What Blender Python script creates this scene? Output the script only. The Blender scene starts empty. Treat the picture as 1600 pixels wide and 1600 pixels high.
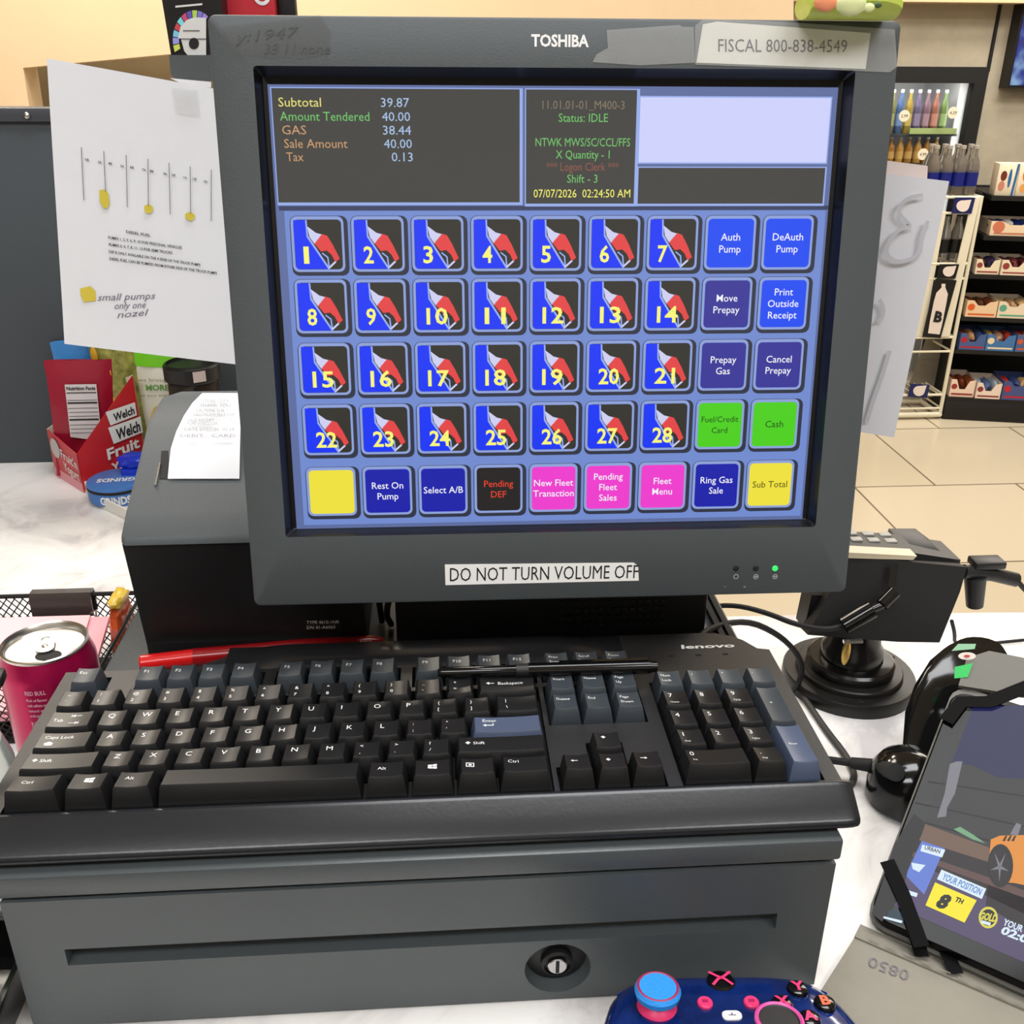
import bpy, bmesh, math, random
from mathutils import Vector, Matrix, Euler
random.seed(7)
SC = bpy.context.scene
COL = SC.collection
R = math.radians

# ------------------------------------------------------------------ camera
CP = Vector((0.023408, -0.471152, 0.482953))
CR = Matrix(((0.9976153828673012, -0.02326649450485248, 0.06497859724542901),
             (-0.06878939662868842, -0.41182527213870607, 0.9086627339884373),
             (0.005618431986683975, -0.9109657597634152, -0.4124437146577393)))
FP = 1551.466
cd = bpy.data.cameras.new('camera'); cam = bpy.data.objects.new('camera', cd); COL.objects.link(cam)
cd.sensor_width = 36; cd.lens = FP / 1600 * 36; cd.clip_start = 0.02; cd.clip_end = 60
m3 = Matrix((CR.col[0], -CR.col[1], -CR.col[2])).transposed()
cam.matrix_world = Matrix.Translation(CP) @ m3.to_4x4()
SC.camera = cam

# ------------------------------------------------------------------ light, exposure
SC.view_settings.view_transform = 'Standard'; SC.view_settings.look = 'None'
SC.view_settings.gamma = 1; SC.view_settings.exposure = 0.0
SC.view_settings.use_curve_mapping = False
try:
    SC.cycles.use_denoising = True; SC.cycles.max_bounces = 6; SC.cycles.sample_clamp_indirect = 4
except Exception: pass
wd = bpy.data.worlds.new('world'); SC.world = wd; wd.use_nodes = True
wd.node_tree.nodes['Background'].inputs[0].default_value = (0.93, 0.97, 1.0, 1)
wd.node_tree.nodes['Background'].inputs[1].default_value = 0.40
def area(loc, rot, sx, sy, power, col=(1, .95, .88)):
    l = bpy.data.lights.new('ceiling_and_fill_light', 'AREA'); l.shape = 'RECTANGLE'; l.size = sx; l.size_y = sy
    l.energy = power; l.color = col
    o = bpy.data.objects.new('ceiling_and_fill_light', l); COL.objects.link(o); o.location = loc; o.rotation_euler = rot
CEIL = 1.95
NEUT = (.96, .98, 1)
area((0.35, 0.15, CEIL - .02), (0, 0, 0), 1.2, .6, 31, NEUT)
area((-0.7, -1.35, CEIL - .02), (0, 0, 0), 1.2, .6, 33, NEUT)
area((1.1, -1.35, CEIL - .02), (0, 0, 0), 1.2, .6, 33, NEUT)
area((-0.9, 1.6, CEIL - .02), (0, 0, 0), 1.0, .5, 32, (1, .9, .78))
area((-1.15, 2.5, CEIL - .02), (0, 0, 0), .3, .3, 17, (1, .88, .72))  # two spots added to wash the peach bulkhead with warm scallops
area((-0.35, 2.5, CEIL - .02), (0, 0, 0), .3, .3, 17, (1, .88, .72))
area((2.0, 2.4, CEIL - .02), (0, 0, 0), 1.2, .6, 33, (1, .95, .86))
area((3.4, 3.3, CEIL - .02), (0, 0, 0), 1.2, .6, 50, (1, .95, .86))
area((3.0, 4.2, CEIL - .02), (0, 0, 0), 1.6, .5, 40, (1, .95, .86))

# ------------------------------------------------------------------ helpers: measuring
def ray(x, y): return CR @ Vector(((x - 800) / FP, (y - 800) / FP, 1))
class Plane:
    def __init__(s, p, n): s.p = Vector(p); s.n = Vector(n).normalized()
    def at(s, x, y, off=0.0):
        d = ray(x, y); p = s.p + s.n * off
        return CP + d * ((p - CP).dot(s.n) / d.dot(s.n))
def Z(x, y, z): return Plane((0, 0, z), (0, 0, 1)).at(x, y)
def Y(x, y, v): return Plane((0, v, 0), (0, -1, 0)).at(x, y)

# ------------------------------------------------------------------ helpers: materials
def lin(c):
    return tuple(((v / 255) / 12.92 if v / 255 <= .04045 else ((v / 255 + .055) / 1.055) ** 2.4) for v in c)
MATS = {}
def mat(name, c, rough=.5, metal=0.0, emit=0.0, spec=.5, bump=0.0, bscale=300, trans=0.0, alpha=1.0, coat=0.0, ior=1.45, vary=0.0, vscale=20):
    if name in MATS: return MATS[name]
    m = bpy.data.materials.new(name); m.use_nodes = True; nt = m.node_tree; b = nt.nodes['Principled BSDF']
    col = lin(c) + (1,)
    b.inputs['Base Color'].default_value = col
    b.inputs['Roughness'].default_value = rough; b.inputs['Metallic'].default_value = metal
    b.inputs['Specular IOR Level'].default_value = spec; b.inputs['IOR'].default_value = ior
    b.inputs['Transmission Weight'].default_value = trans; b.inputs['Alpha'].default_value = alpha
    b.inputs['Coat Weight'].default_value = coat
    if emit:
        b.inputs['Emission Color'].default_value = col; b.inputs['Emission Strength'].default_value = emit
        b.inputs['Base Color'].default_value = (.01, .01, .01, 1)
    if bump or vary:
        tc = nt.nodes.new('ShaderNodeTexCoord')
    if bump:
        n = nt.nodes.new('ShaderNodeTexNoise'); n.inputs['Scale'].default_value = bscale; n.inputs['Detail'].default_value = 2
        bp = nt.nodes.new('ShaderNodeBump'); bp.inputs['Strength'].default_value = bump; bp.inputs['Distance'].default_value = .001
        nt.links.new(tc.outputs['Object'], n.inputs['Vector']); nt.links.new(n.outputs[0], bp.inputs['Height'])
        nt.links.new(bp.outputs[0], b.inputs['Normal'])
    if vary:
        n = nt.nodes.new('ShaderNodeTexNoise'); n.inputs['Scale'].default_value = vscale; n.inputs['Detail'].default_value = 6
        n.inputs['Roughness'].default_value = .65
        rp = nt.nodes.new('ShaderNodeValToRGB')
        rp.color_ramp.elements[0].position = .35; rp.color_ramp.elements[1].position = .65
        rp.color_ramp.elements[0].color = tuple(v * (1 - vary) for v in col[:3]) + (1,)
        rp.color_ramp.elements[1].color = tuple(min(1, v * (1 + vary * .5)) for v in col[:3]) + (1,)
        nt.links.new(tc.outputs['Object'], n.inputs['Vector']); nt.links.new(n.outputs[0], rp.inputs[0])
        nt.links.new(rp.outputs[0], b.inputs['Base Color'])
    MATS[name] = m; return m
def em(name, c, s=1.0, rough=.25): return mat(name, c, rough=rough, emit=s, spec=.5 if rough > .1 else .07)

# ------------------------------------------------------------------ helpers: meshes
TC = {}
def text_geo(s, bold=0.0):
    k = (s, bold)
    if k not in TC:
        cu = bpy.data.curves.new('t', 'FONT'); cu.body = s; cu.size = 1; cu.offset = bold; cu.resolution_u = 2
        cu.space_line = 1.0
        ob = bpy.data.objects.new('t', cu); me = bpy.data.meshes.new_from_object(ob)
        v = [tuple(p.co) for p in me.vertices]; f = [tuple(p.vertices) for p in me.polygons]
        bpy.data.objects.remove(ob); bpy.data.curves.remove(cu); bpy.data.meshes.remove(me)
        x0 = min((p[0] for p in v), default=0); x1 = max((p[0] for p in v), default=1)
        TC[k] = ([(p[0] - x0, p[1]) for p in v], f, max(x1 - x0, 1e-4))
    return TC[k]
CAP = .727
def rrect(w, h, r, n=3, cx=0, cy=0):
    out = []
    r = min(r, w / 2 - 1e-6, h / 2 - 1e-6)
    for (sx, sy, a0) in ((1, 1, 0), (-1, 1, 90), (-1, -1, 180), (1, -1, 270)):
        for i in range(n + 1):
            a = R(a0 + 90 * i / n)
            out.append((cx + sx * (w / 2 - r) + r * math.cos(a), cy + sy * (h / 2 - r) + r * math.sin(a)))
    return out
def circ(r, n=24, cx=0, cy=0, ry=None): return [(cx + r * math.cos(2 * math.pi * i / n), cy + (ry or r) * math.sin(2 * math.pi * i / n)) for i in range(n)]
I4 = Matrix.Identity(4)
class MB:
    def __init__(s): s.v = []; s.f = []; s.m = []
    def add(s, vs, fs, mi=0, M=None):
        o = len(s.v)
        s.v += [tuple(M @ Vector(p)) for p in vs] if M else [tuple(p) for p in vs]
        s.f += [tuple(i + o for i in f) for f in fs]; s.m += [mi] * len(fs); return s
    def box(s, lo, hi, mi=0, M=None, bev=0.0, seg=2):
        if not bev:
            x0, y0, z0 = lo; x1, y1, z1 = hi
            return s.add([(x0, y0, z0), (x1, y0, z0), (x1, y1, z0), (x0, y1, z0), (x0, y0, z1), (x1, y0, z1), (x1, y1, z1), (x0, y1, z1)],
                  [(3, 2, 1, 0), (4, 5, 6, 7), (0, 1, 5, 4), (1, 2, 6, 5), (2, 3, 7, 6), (3, 0, 4, 7)], mi, M)
        bm = bmesh.new(); bmesh.ops.create_cube(bm, size=1)
        for v in bm.verts: v.co = Vector([(lo[i] + hi[i]) / 2 + v.co[i] * (hi[i] - lo[i]) for i in range(3)])
        bmesh.ops.bevel(bm, geom=bm.edges[:], offset=bev, segments=seg, affect='EDGES', profile=.5)
        bm.verts.index_update()
        s.add([v.co for v in bm.verts], [[v.index for v in f.verts] for f in bm.faces], mi, M); bm.free(); return s
    def loft(s, loops, mi=0, M=None, c0=True, c1=True, closed=True):
        n = len(loops[0]); vs = [p for l in loops for p in l]; fs = []
        for k in range(len(loops) - 1):
            for i in range(n if closed else n - 1):
                j = (i + 1) % n; fs.append((k * n + i, k * n + j, (k + 1) * n + j, (k + 1) * n + i))
        if c0: fs.append(tuple(reversed(range(n))))
        if c1: fs.append(tuple(range((len(loops) - 1) * n, len(loops) * n)))
        return s.add(vs, fs, mi, M)
    def prism(s, pts, z0, z1, mi=0, M=None, bev=0):
        if bev:
            cx = sum(p[0] for p in pts) / len(pts); cy = sum(p[1] for p in pts) / len(pts)
            def ins(d):
                out = []
                for p in pts:
                    L = math.hypot(p[0] - cx, p[1] - cy) or 1; out.append((p[0] - (p[0] - cx) / L * d, p[1] - (p[1] - cy) / L * d))
                return out
            a = ins(bev); return s.loft([[(p[0], p[1], z0) for p in pts], [(p[0], p[1], z1 - bev) for p in pts], [(p[0], p[1], z1) for p in a]], mi, M)
        return s.loft([[(p[0], p[1], z0) for p in pts], [(p[0], p[1], z1) for p in pts]], mi, M)
    def poly(s, pts, mi=0, M=None): return s.add([p if len(p) == 3 else (p[0], p[1], 0) for p in pts], [tuple(range(len(pts)))], mi, M)
    def lathe(s, prof, mi=0, M=None, n=32, c0=True, c1=True):
        return s.loft([[(r * math.cos(2 * math.pi * i / n), r * math.sin(2 * math.pi * i / n), z) for i in range(n)] for r, z in prof], mi, M, c0, c1)
    def tube(s, pts, r, mi=0, n=8, M=None, smooth=0, closed=False):
        P = [Vector(p) for p in pts]
        for _ in range(smooth):
            Q = [P[0]]
            for a, b in zip(P, P[1:]): Q += [a * .75 + b * .25, a * .25 + b * .75]
            P = Q + [P[-1]]
        rr = r if callable(r) else (lambda t: r)
        loops = []; up = Vector((0, 0, 1)); N = len(P)
        for i, p in enumerate(P):
            t = (P[min(i + 1, N - 1)] - P[max(i - 1, 0)]).normalized()
            if abs(t.dot(up)) > .98: up = Vector((0, 1, 0)) if abs(t.y) < .9 else Vector((1, 0, 0))
            a = t.cross(up).normalized(); b = a.cross(t).normalized(); up = b
            q = rr(i / max(1, N - 1))
            loops.append([tuple(p + a * q * math.cos(2 * math.pi * k / n) + b * q * math.sin(2 * math.pi * k / n)) for k in range(n)])
        return s.loft(loops, mi, M)
    def strip(s, pts, w, nrm, mi=0):                                # flat ribbon along pts lying across nrm
        P = [Vector(p) for p in pts]; nrm = Vector(nrm); vs = []; fs = []
        for i, p in enumerate(P):
            t = (P[min(i + 1, len(P) - 1)] - P[max(i - 1, 0)]).normalized(); a = t.cross(nrm).normalized() * w / 2
            vs += [tuple(p + a), tuple(p - a)]
        for i in range(len(P) - 1): fs.append((2 * i, 2 * i + 1, 2 * i + 3, 2 * i + 2))
        return s.add(vs, fs, mi)
    def sphere(s, c, r, mi=0, nu=16, nv=10, sc=(1, 1, 1), M=None):
        T = (M or I4) @ Matrix.Translation(c) @ Matrix.Diagonal((r * sc[0], r * sc[1], r * sc[2], 1))
        pr = [(max(1e-4, math.sin(math.pi * k / nv)), -math.cos(math.pi * k / nv)) for k in range(nv + 1)]
        return s.lathe(pr, mi, T, nu)
    def text(s, t, x, y, h, mi=0, bold=0.0, fit=None, align='C', z=0.0, M=None, fz=None, slant=0):
        v, f, w = text_geo(t, bold)
        sy = h / CAP; sx = sy if fit is None else fit / w
        ox = x - (w * sx / 2 if align == 'C' else (w * sx if align == 'R' else 0))
        vs = []
        for p in v:
            a, b = ox + p[0] * sx + slant * p[1] * sy, y + p[1] * sy
            vs.append((a, b, z + (fz(a, b) if fz else 0)))
        return s.add(vs, f, mi, M)
    def text_ab(s, t, A, B, up, mi=0, bold=0.0, off=None, slant=0.0):
        v, f, w = text_geo(t, bold); A = Vector(A); ex = (Vector(B) - A) / w; ey = Vector(up) / CAP; o = off or Vector((0, 0, 0))
        return s.add([tuple(A + o + ex * (p[0] + slant * p[1]) + ey * p[1]) for p in v], f, mi)
    def map(s, fn): s.v = [tuple(fn(*p)) for p in s.v]; return s
    def xf(s, M): s.v = [tuple(M @ Vector(p)) for p in s.v]; return s
    def mesh(s, name, mats, ang=35):
        me = bpy.data.meshes.new(name); me.from_pydata(s.v, [], s.f)
        for m in (mats if isinstance(mats, (list, tuple)) else [mats]): me.materials.append(m)
        me.polygons.foreach_set('material_index', s.m)
        bm = bmesh.new(); bm.from_mesh(me); bmesh.ops.remove_doubles(bm, verts=bm.verts, dist=1e-7) if False else None
        bmesh.ops.recalc_face_normals(bm, faces=[f for f in bm.faces if not all(e.is_boundary for e in f.edges)]); bm.to_mesh(me); bm.free()
        me.polygons.foreach_set('use_smooth', [True] * len(me.polygons))
        me.set_sharp_from_angle(angle=R(ang)); me.update(); return me
class Thing:
    def __init__(s, name, label, cat, loc=(0, 0, 0), rot=None, group=None, M=None):
        s.o = bpy.data.objects.new(name, None); COL.objects.link(s.o); s.o.empty_display_size = .02
        s.M = M or (Matrix.Translation(loc) @ (Euler(rot).to_matrix().to_4x4() if rot else I4))
        s.o.matrix_world = s.M; s.I = s.M.inverted()
        s.o['label'] = label; s.o['category'] = cat
        if group: s.o['group'] = group
    def part(s, name, mb, mats, world=False, parent=None, label=None, ang=35, kind=None):
        if world: mb.xf(s.I)
        o = bpy.data.objects.new(name, mb.mesh(name, mats, ang)); COL.objects.link(o); o.parent = parent or s.o
        if label: o['label'] = label
        if kind: o['kind'] = kind
        return o
def single(name, mb, mats, label=None, cat=None, group=None, kind=None, ang=35):
    xs, ys, zs = zip(*mb.v); c = Vector(((min(xs) + max(xs)) / 2, (min(ys) + max(ys)) / 2, min(zs)))
    mb.xf(Matrix.Translation(-c)); o = bpy.data.objects.new(name, mb.mesh(name, mats, ang)); COL.objects.link(o); o.location = c
    if label: o['label'] = label; o['category'] = cat
    if group: o['group'] = group
    if kind: o['kind'] = kind
    return o
def copy_thing(root, M, label):
    r = root.copy(); COL.objects.link(r); r.matrix_world = M; r['label'] = label
    for ch in list(root.children):
        c = ch.copy(); COL.objects.link(c); c.parent = r
        for g in ch.children:
            d = g.copy(); COL.objects.link(d); d.parent = c
    return r

# ------------------------------------------------------------------ materials
GREY = mat('grey_plastic', (76, 81, 84), .55, bump=.15, bscale=900)
GREY2 = mat('drawer_paint', (70, 75, 77), .36, bump=.12, bscale=700)
DARK = mat('black_plastic', (21, 21, 22), .45)
DARKM = mat('matt_black', (20, 20, 21), .7)
GLOSS = mat('gloss_black', (12, 12, 13), .12)
PALM = mat('palm_black', (27, 29, 33), .27, bump=.05, bscale=400)
DECK = mat('keyboard_deck', (34, 34, 35), .42, bump=.1, bscale=900)
WELL = mat('keyboard_well', (12, 12, 13), .6)
KEYB = mat('key_black', (26, 26, 27), .33)
KEYS = mat('key_slate', (52, 58, 64), .4)
KEYE = mat('key_blue', (70, 80, 102), .38)
LEGEND = mat('legend_white', (225, 225, 222), .5)
WHITE = mat('white_paper', (222, 224, 229), .8, bump=.5, bscale=18)
INK = mat('ink_black', (25, 25, 28), .7)
INKG = mat('ink_grey', (95, 92, 105), .8)
YELMARK = mat('yellow_highlighter', (206, 188, 66), .8)
TAPE = mat('clear_tape', (206, 207, 206), .14, alpha=.33, bump=.6, bscale=90)
STEEL = mat('steel', (190, 190, 190), .22, metal=1)
CREAMW = mat('cream_wire', (232, 226, 205), .5)
RED = mat('red_plastic', (190, 24, 30), .25)

# ------------------------------------------------------------------ the setting
FL = -1.25
def struct(name, mb, m):
    o = single(name, mb, m); o['kind'] = 'structure'; return o
def tile_mat():
    m = bpy.data.materials.new('floor_tiles'); m.use_nodes = True; nt = m.node_tree; b = nt.nodes['Principled BSDF']
    tc = nt.nodes.new('ShaderNodeTexCoord'); mp = nt.nodes.new('ShaderNodeMapping'); mp.inputs['Location'].default_value = (.27, .32, 0)
    br = nt.nodes.new('ShaderNodeTexBrick'); br.offset = .5; br.inputs['Scale'].default_value = 1
    br.inputs['Brick Width'].default_value = .75; br.inputs['Row Height'].default_value = .75; br.inputs['Mortar Size'].default_value = .005
    br.inputs['Color1'].default_value = lin((204, 192, 168)) + (1,); br.inputs['Color2'].default_value = lin((212, 200, 178)) + (1,)
    br.inputs['Mortar'].default_value = lin((120, 108, 90)) + (1,)
    nt.links.new(tc.outputs['Object'], mp.inputs[0]); nt.links.new(mp.outputs[0], br.inputs['Vector']); nt.links.new(br.outputs['Color'], b.inputs['Base Color'])
    b.inputs['Roughness'].default_value = .22
    return m
def counter_mat():
    m = bpy.data.materials.new('white_marble_laminate'); m.use_nodes = True; nt = m.node_tree; b = nt.nodes['Principled BSDF']
    tc = nt.nodes.new('ShaderNodeTexCoord'); n = nt.nodes.new('ShaderNodeTexNoise'); n.inputs['Scale'].default_value = 9
    n.inputs['Detail'].default_value = 9; n.inputs['Roughness'].default_value = .62; n.inputs['Distortion'].default_value = 1.2
    rp = nt.nodes.new('ShaderNodeValToRGB'); e = rp.color_ramp.elements
    e[0].position = .36; e[0].color = lin((196, 192, 192)) + (1,); e[1].position = .56; e[1].color = lin((236, 234, 231)) + (1,)
    x = rp.color_ramp.elements.new(.46); x.color = lin((224, 221, 218)) + (1,)
    nt.links.new(tc.outputs['Object'], n.inputs['Vector']); nt.links.new(n.outputs[0], rp.inputs[0]); nt.links.new(rp.outputs[0], b.inputs['Base Color'])
    b.inputs['Roughness'].default_value = .3
    return m
struct('floor', MB().box((-4, -3, FL - .1), (6, 6.2, FL)), tile_mat())
struct('ceiling', MB().box((-4, -3, CEIL), (6, 6.2, CEIL + .1)), mat('ceiling_cream', (228, 214, 190), .8))
BEIGE = mat('beige_concrete', (180, 170, 150), .8, vary=.12, vscale=6, bump=.15, bscale=60)
PEACH = mat('peach_paint', (246, 220, 184), .35, vary=.05, vscale=2.5)
struct('wall_back', MB().box((2.96, 5.2, FL), (6, 5.3, CEIL)).box((-4, 5.2, FL), (1.9, 5.3, CEIL)).box((1.9, 5.2, .468), (2.96, 5.3, CEIL)), BEIGE)
struct('wall_left', MB().box((-4.1, -3, FL), (-4, 6.2, CEIL)), BEIGE)
struct('wall_right', MB().box((6, -3, FL), (6.1, 6.2, CEIL)), BEIGE)
struct('wall_rear', MB().box((-4, -3.1, .30), (6, -3, CEIL)), mat('rear_wall_cream', (224, 220, 212), .7))  # unseen wall, kept pale so the top of the screen reflects haze
struct('wall_rear_lower', MB().box((-4, -3.1, FL), (6, -2.98, .30)), mat('unseen_rear_dark', (58, 54, 50), .5))  # invented dark lower half, so the screen's reflection fades towards its bottom
struct('trim_1', MB().box((2.978, 5.185, .45), (2.992, 5.2, CEIL)), DARKM)
# bulkhead boards over the sales floor
b = MB(); t_ = [Y(*q, 3.0) for q in [(-60, -60), (1240, -60), (1240, 60), (262, 85), (36, 106), (46, 168), (46, 420), (-60, 420)]]
b.loft([[tuple(p) for p in t_], [(p.x, p.y + .12, p.z) for p in t_]]); struct('trim_2', b, PEACH)
struct('wall_partition', MB().box((-2.4, 3.5, FL), (.3, 3.6, .75)), mat('olive_brown_paint', (128, 112, 84), .8, vary=.1, vscale=5))
struct('trim_3', MB().box((-4, 5.04, .775), (6, 5.2, CEIL)), mat('bulkhead_peach', (226, 196, 156), .6))

# ------------------------------------------------------------------ checkout counter
t = Thing('checkout_counter', 'long white marbled checkout counter under the register and all its gear', 'counter', (0, 0, 0))
top = MB(); o1 = [(-1.4, -.26), (1.2, -.26), (1.2, .306), (.39, .338), (.02, .345), (.02, 1.05), (-1.4, 1.05)]
top.loft([[(x, y, -.04) for x, y in o1], [(x, y, -.004) for x, y in o1], [(x * .998, y * .996, 0) for x, y in o1]])
t.part('worktop', top, counter_mat())
t.part('base_cabinet', MB().box((-1.36, -.2, FL), (1.16, .27, -.04)).box((-1.36, .27, FL), (-.04, 1.0, -.04)), mat('cabinet_brown', (70, 58, 48), .6))

# ------------------------------------------------------------------ cash drawer
ZD = .1095
DX0, DX1, DY0, DY1 = -.209, .228, -.077, .30
t = Thing('cash_drawer', 'wide dark grey metal cash drawer under the black keyboard', 'cash drawer', (.0095, .11, 0))
t.part('lid', MB().box((DX0 - .0005, DY0 - .001, .0955), (DX1 + .001, DY1, ZD), bev=.002), GREY2, world=True)
t.part('housing', MB().box((DX0 + .002, DY0 + .012, .001), (DX1 - .002, DY1 - .003, .0955)), GREY2, world=True)
f = MB(); y0 = DY0; fz0, fz1 = .002, .0925
xa, xb, za, zb = -.182, .199, .047, .0585
lx, lz, lr = .0786, .0255, .0185
# front panel: plate with a long finger groove and a round lock well
xs = [DX0 + .001, xa, lx - .026, lx + .026, xb, DX1 - .001]; zs = [fz0, lz - .021, lz + .021, za, zb, fz1]
def fq(x0, x1, z0, z1): f.poly([(x0, y0, z0), (x1, y0, z0), (x1, y0, z1), (x0, y0, z1)])
for i in range(5):
    for k in range(5):
        if k == 3 and 1 <= i <= 3: continue
        if i == 2 and k == 1: continue
        fq(xs[i], xs[i + 1], zs[k], zs[k + 1])
c1 = [(lx + lr * math.cos(2 * math.pi * i / 24), lz + lr * math.sin(2 * math.pi * i / 24)) for i in range(24)]
sq = []
for i in range(24):
    a = 2 * math.pi * i / 24; cx_, sx_ = math.cos(a), math.sin(a); k = min(.026 / max(abs(cx_), 1e-6), .021 / max(abs(sx_), 1e-6)); sq.append((lx + k * cx_, lz + k * sx_))
for i_, (a_, b_) in {3: (1, 1), 9: (-1, 1), 15: (-1, -1), 21: (1, -1)}.items(): sq[i_] = (lx + .026 * a_, lz + .021 * b_)
f.loft([[(p[0], y0, p[1]) for p in sq], [(p[0], y0, p[1]) for p in c1], [((p[0] - lx) * .92 + lx, y0 + .0085, (p[1] - lz) * .92 + lz) for p in c1]], c0=False, c1=False)
g0 = [(xa, za), (xb, za), (xb, zb), (xa, zb)]
f.loft([[(x, y0, z) for x, z in g0], [(x, y0 + .009, z) for x, z in g0]], c0=False, c1=True)
e0 = [(DX0 + .001, fz0), (DX1 - .001, fz0), (DX1 - .001, fz1), (DX0 + .001, fz1)]
f.loft([[(x, y0, z) for x, z in e0], [(x, y0 + .0118, z) for x, z in e0]], c0=False, c1=False)
fp = t.part('front_panel', f, GREY2, world=True)
MY = Matrix.Translation((lx, y0, lz)) @ Matrix.Rotation(R(90), 4, 'X')
L = MB().lathe([(lr * .9, -.0085), (lr * .9, -.008), (.009, -.007), (.009, -.003), (.0075, -.002), (.0075, -.004)], 0, MY, 28)
t.part('lock', L, DARK, world=True, parent=fp, label='dark round key lock')
L2 = MB().lathe([(.0055, -.0043), (.0055, -.0015), (.005, -.001)], 0, MY, 20).box((-.001, -.0045, -.001), (.001, .0045, -.0008), 1, MY)
t.part('lock_cylinder', L2, [STEEL, DARKM], world=True, parent=fp, label='shiny steel lock core')
t.part('lid_rail', MB().box((.2145, .085, ZD), (.2185, .295, ZD + .004)).box((.221, .085, ZD), (.225, .295, ZD + .004)), DARKM, world=True)

# ------------------------------------------------------------------ keyboard
KM = Matrix.Translation((0, 0, .138)) @ Matrix.Rotation(R(.5), 4, 'X')
kb = Thing('keyboard', 'wide black full-size keyboard lying on the cash drawer', 'keyboard', M=KM)
U = .01905
def ku(u): return (u - 11) * U
def kv(v): return .060 - v * U
HD = -.0095                                                        # deck height under the key tops
HB = -.0275
case = MB()
wells = [(-.06, 1.06, -.58, .6), (1.94, 6.06, -.58, .6), (6.44, 10.56, -.58, .6), (10.94, 15.06, -.58, .6), (15.2, 18.3, -.58, .6),
         (-.06, 15.06, .8, 5.88), (15.2, 18.3, .8, 2.88), (16.2, 17.3, 3.8, 4.85), (15.2, 18.3, 4.85, 5.88), (18.72, 22.82, .8, 5.88)]
UX0, UX1, V0, V1 = -.55, 23.3, -.95, 6.02
ubr = sorted(set([UX0, UX1] + [w[0] for w in wells] + [w[1] for w in wells])); vbr = sorted(set([V0, V1] + [w[2] for w in wells] + [w[3] for w in wells]))
for i in range(len(ubr) - 1):
    for k in range(len(vbr) - 1):
        uc = (ubr[i] + ubr[i + 1]) / 2; vc = (vbr[k] + vbr[k + 1]) / 2
        if any(w[0] < uc < w[1] and w[2] < vc < w[3] for w in wells): continue
        a, b_, c_, d_ = ku(ubr[i]), ku(ubr[i + 1]), kv(vbr[k + 1]), kv(vbr[k])
        case.poly([(a, c_, HD), (b_, c_, HD), (b_, d_, HD), (a, d_, HD)])
for w in wells:
    q = [(ku(w[0]), kv(w[3])), (ku(w[1]), kv(w[3])), (ku(w[1]), kv(w[2])), (ku(w[0]), kv(w[2]))]
    case.loft([[(x, y, HD) for x, y in q], [(x, y, HD - .006) for x, y in q]], 1, c0=False, c1=True)
X0, X1, YF, YB = ku(UX0), ku(UX1), kv(V1), kv(V0)
case.loft([[(X0, YB, HD), (X0, YF, HD), (X1, YF, HD), (X1, YB, HD)], [(X0 - .002, YB, HB), (X0 - .002, YF, HB), (X1 + .002, YF, HB), (X1 + .002, YB, HB)]], c0=False, c1=False)
# arched rear edge of the case
back = [(X0, YB), (ku(3.2), YB)]
for i in range(7):
    s_ = i / 6; back.append((ku(3.2 + 2.6 * s_), YB + (kv(-2.15) - YB) * (3 * s_ * s_ - 2 * s_ ** 3)))
back += [(ku(21.0), kv(-2.15)), (ku(21.7), kv(-2.1)), (ku(22.2), kv(-1.9)), (ku(22.55), kv(-1.6)), (ku(22.9), kv(-1.05)), (X1, YB)]
case.loft([[(x, y, HD) for x, y in back[1:]], [(x, y + .002, HD - .004) for x, y in back[1:]], [(x, y + .003, HB) for x, y in back[1:]]], c0=True, c1=False)
kc = kb.part('case', case, [DECK, WELL], ang=30)
# raised dark crest over the function keys
cr = MB(); n_ = 24
lp = []
for i in range(n_ + 1):
    s_ = i / n_; u_ = 4.6 + (18.2 - 4.6) * s_; e_ = min(1, 6 * min(s_, 1 - s_)); e_ = 3 * e_ * e_ - 2 * e_ ** 3
    lp.append([(ku(u_), kv(-.75), HD + .0002), (ku(u_), kv(-.95), HD + .0002 + .003 * e_), (ku(u_), kv(-1.5), HD + .0002 + .0045 * e_), (ku(u_), kv(-2.0), HD + .0002 + .003 * e_), (ku(u_), kv(-2.14), HD + .0001)])
cr.loft(lp, closed=False, c0=False, c1=False)
kb.part('rear_crest', cr, mat('crest_black', (28, 28, 30), .25), parent=kc)
# palm rest
pr_ = [(kv(5.86), HD - .0002), (kv(5.93), HD + .0008), (kv(6.02), HD + .0006), (kv(6.1), HD - .0002), (kv(6.5), HD - .0042), (kv(6.95), HD - .0092), (kv(7.02), HD - .0103), (kv(7.055), HD - .0118), (kv(7.05), HD - .0136), (kv(6.98), HD - .0146), (kv(6.9), HD - .0149), (kv(6.5), HB), (kv(6.0), HB)]
loops = []
for x, k in ((ku(-.75), .0), (ku(-.72), .35), (ku(-.6), .75), (ku(-.4), 1), (ku(23.1), 1), (ku(23.3), .9), (ku(23.47), .6), (ku(23.55), .1)):
    loops.append([(x, (y - pr_[0][0]) * (.86 + .14 * k) + pr_[0][0], HB + (z - HB) * (.93 + .07 * k)) for y, z in pr_])
kb.part('palm_rest', MB().loft(loops), PALM, ang=60, label='glossy sloping black palm rest')
g = MB().text('lenovo', ku(21.2), .0855 - .0475 + .044, .0046, 0, bold=.03, fit=.036, slant=.12, z=HD + .0002)
kb.part('logo', g, LEGEND, parent=kc, label='white lenovo lettering' if False else 'white maker lettering')
for u_ in (19.8, 20.75, 21.7): kb.part('indicator', MB().box((ku(u_) - .0018, kv(-.75) - .0008, HD), (ku(u_) + .0018, kv(-.75) + .0008, HD + .0003)), DARKM, parent=kc)
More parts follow.
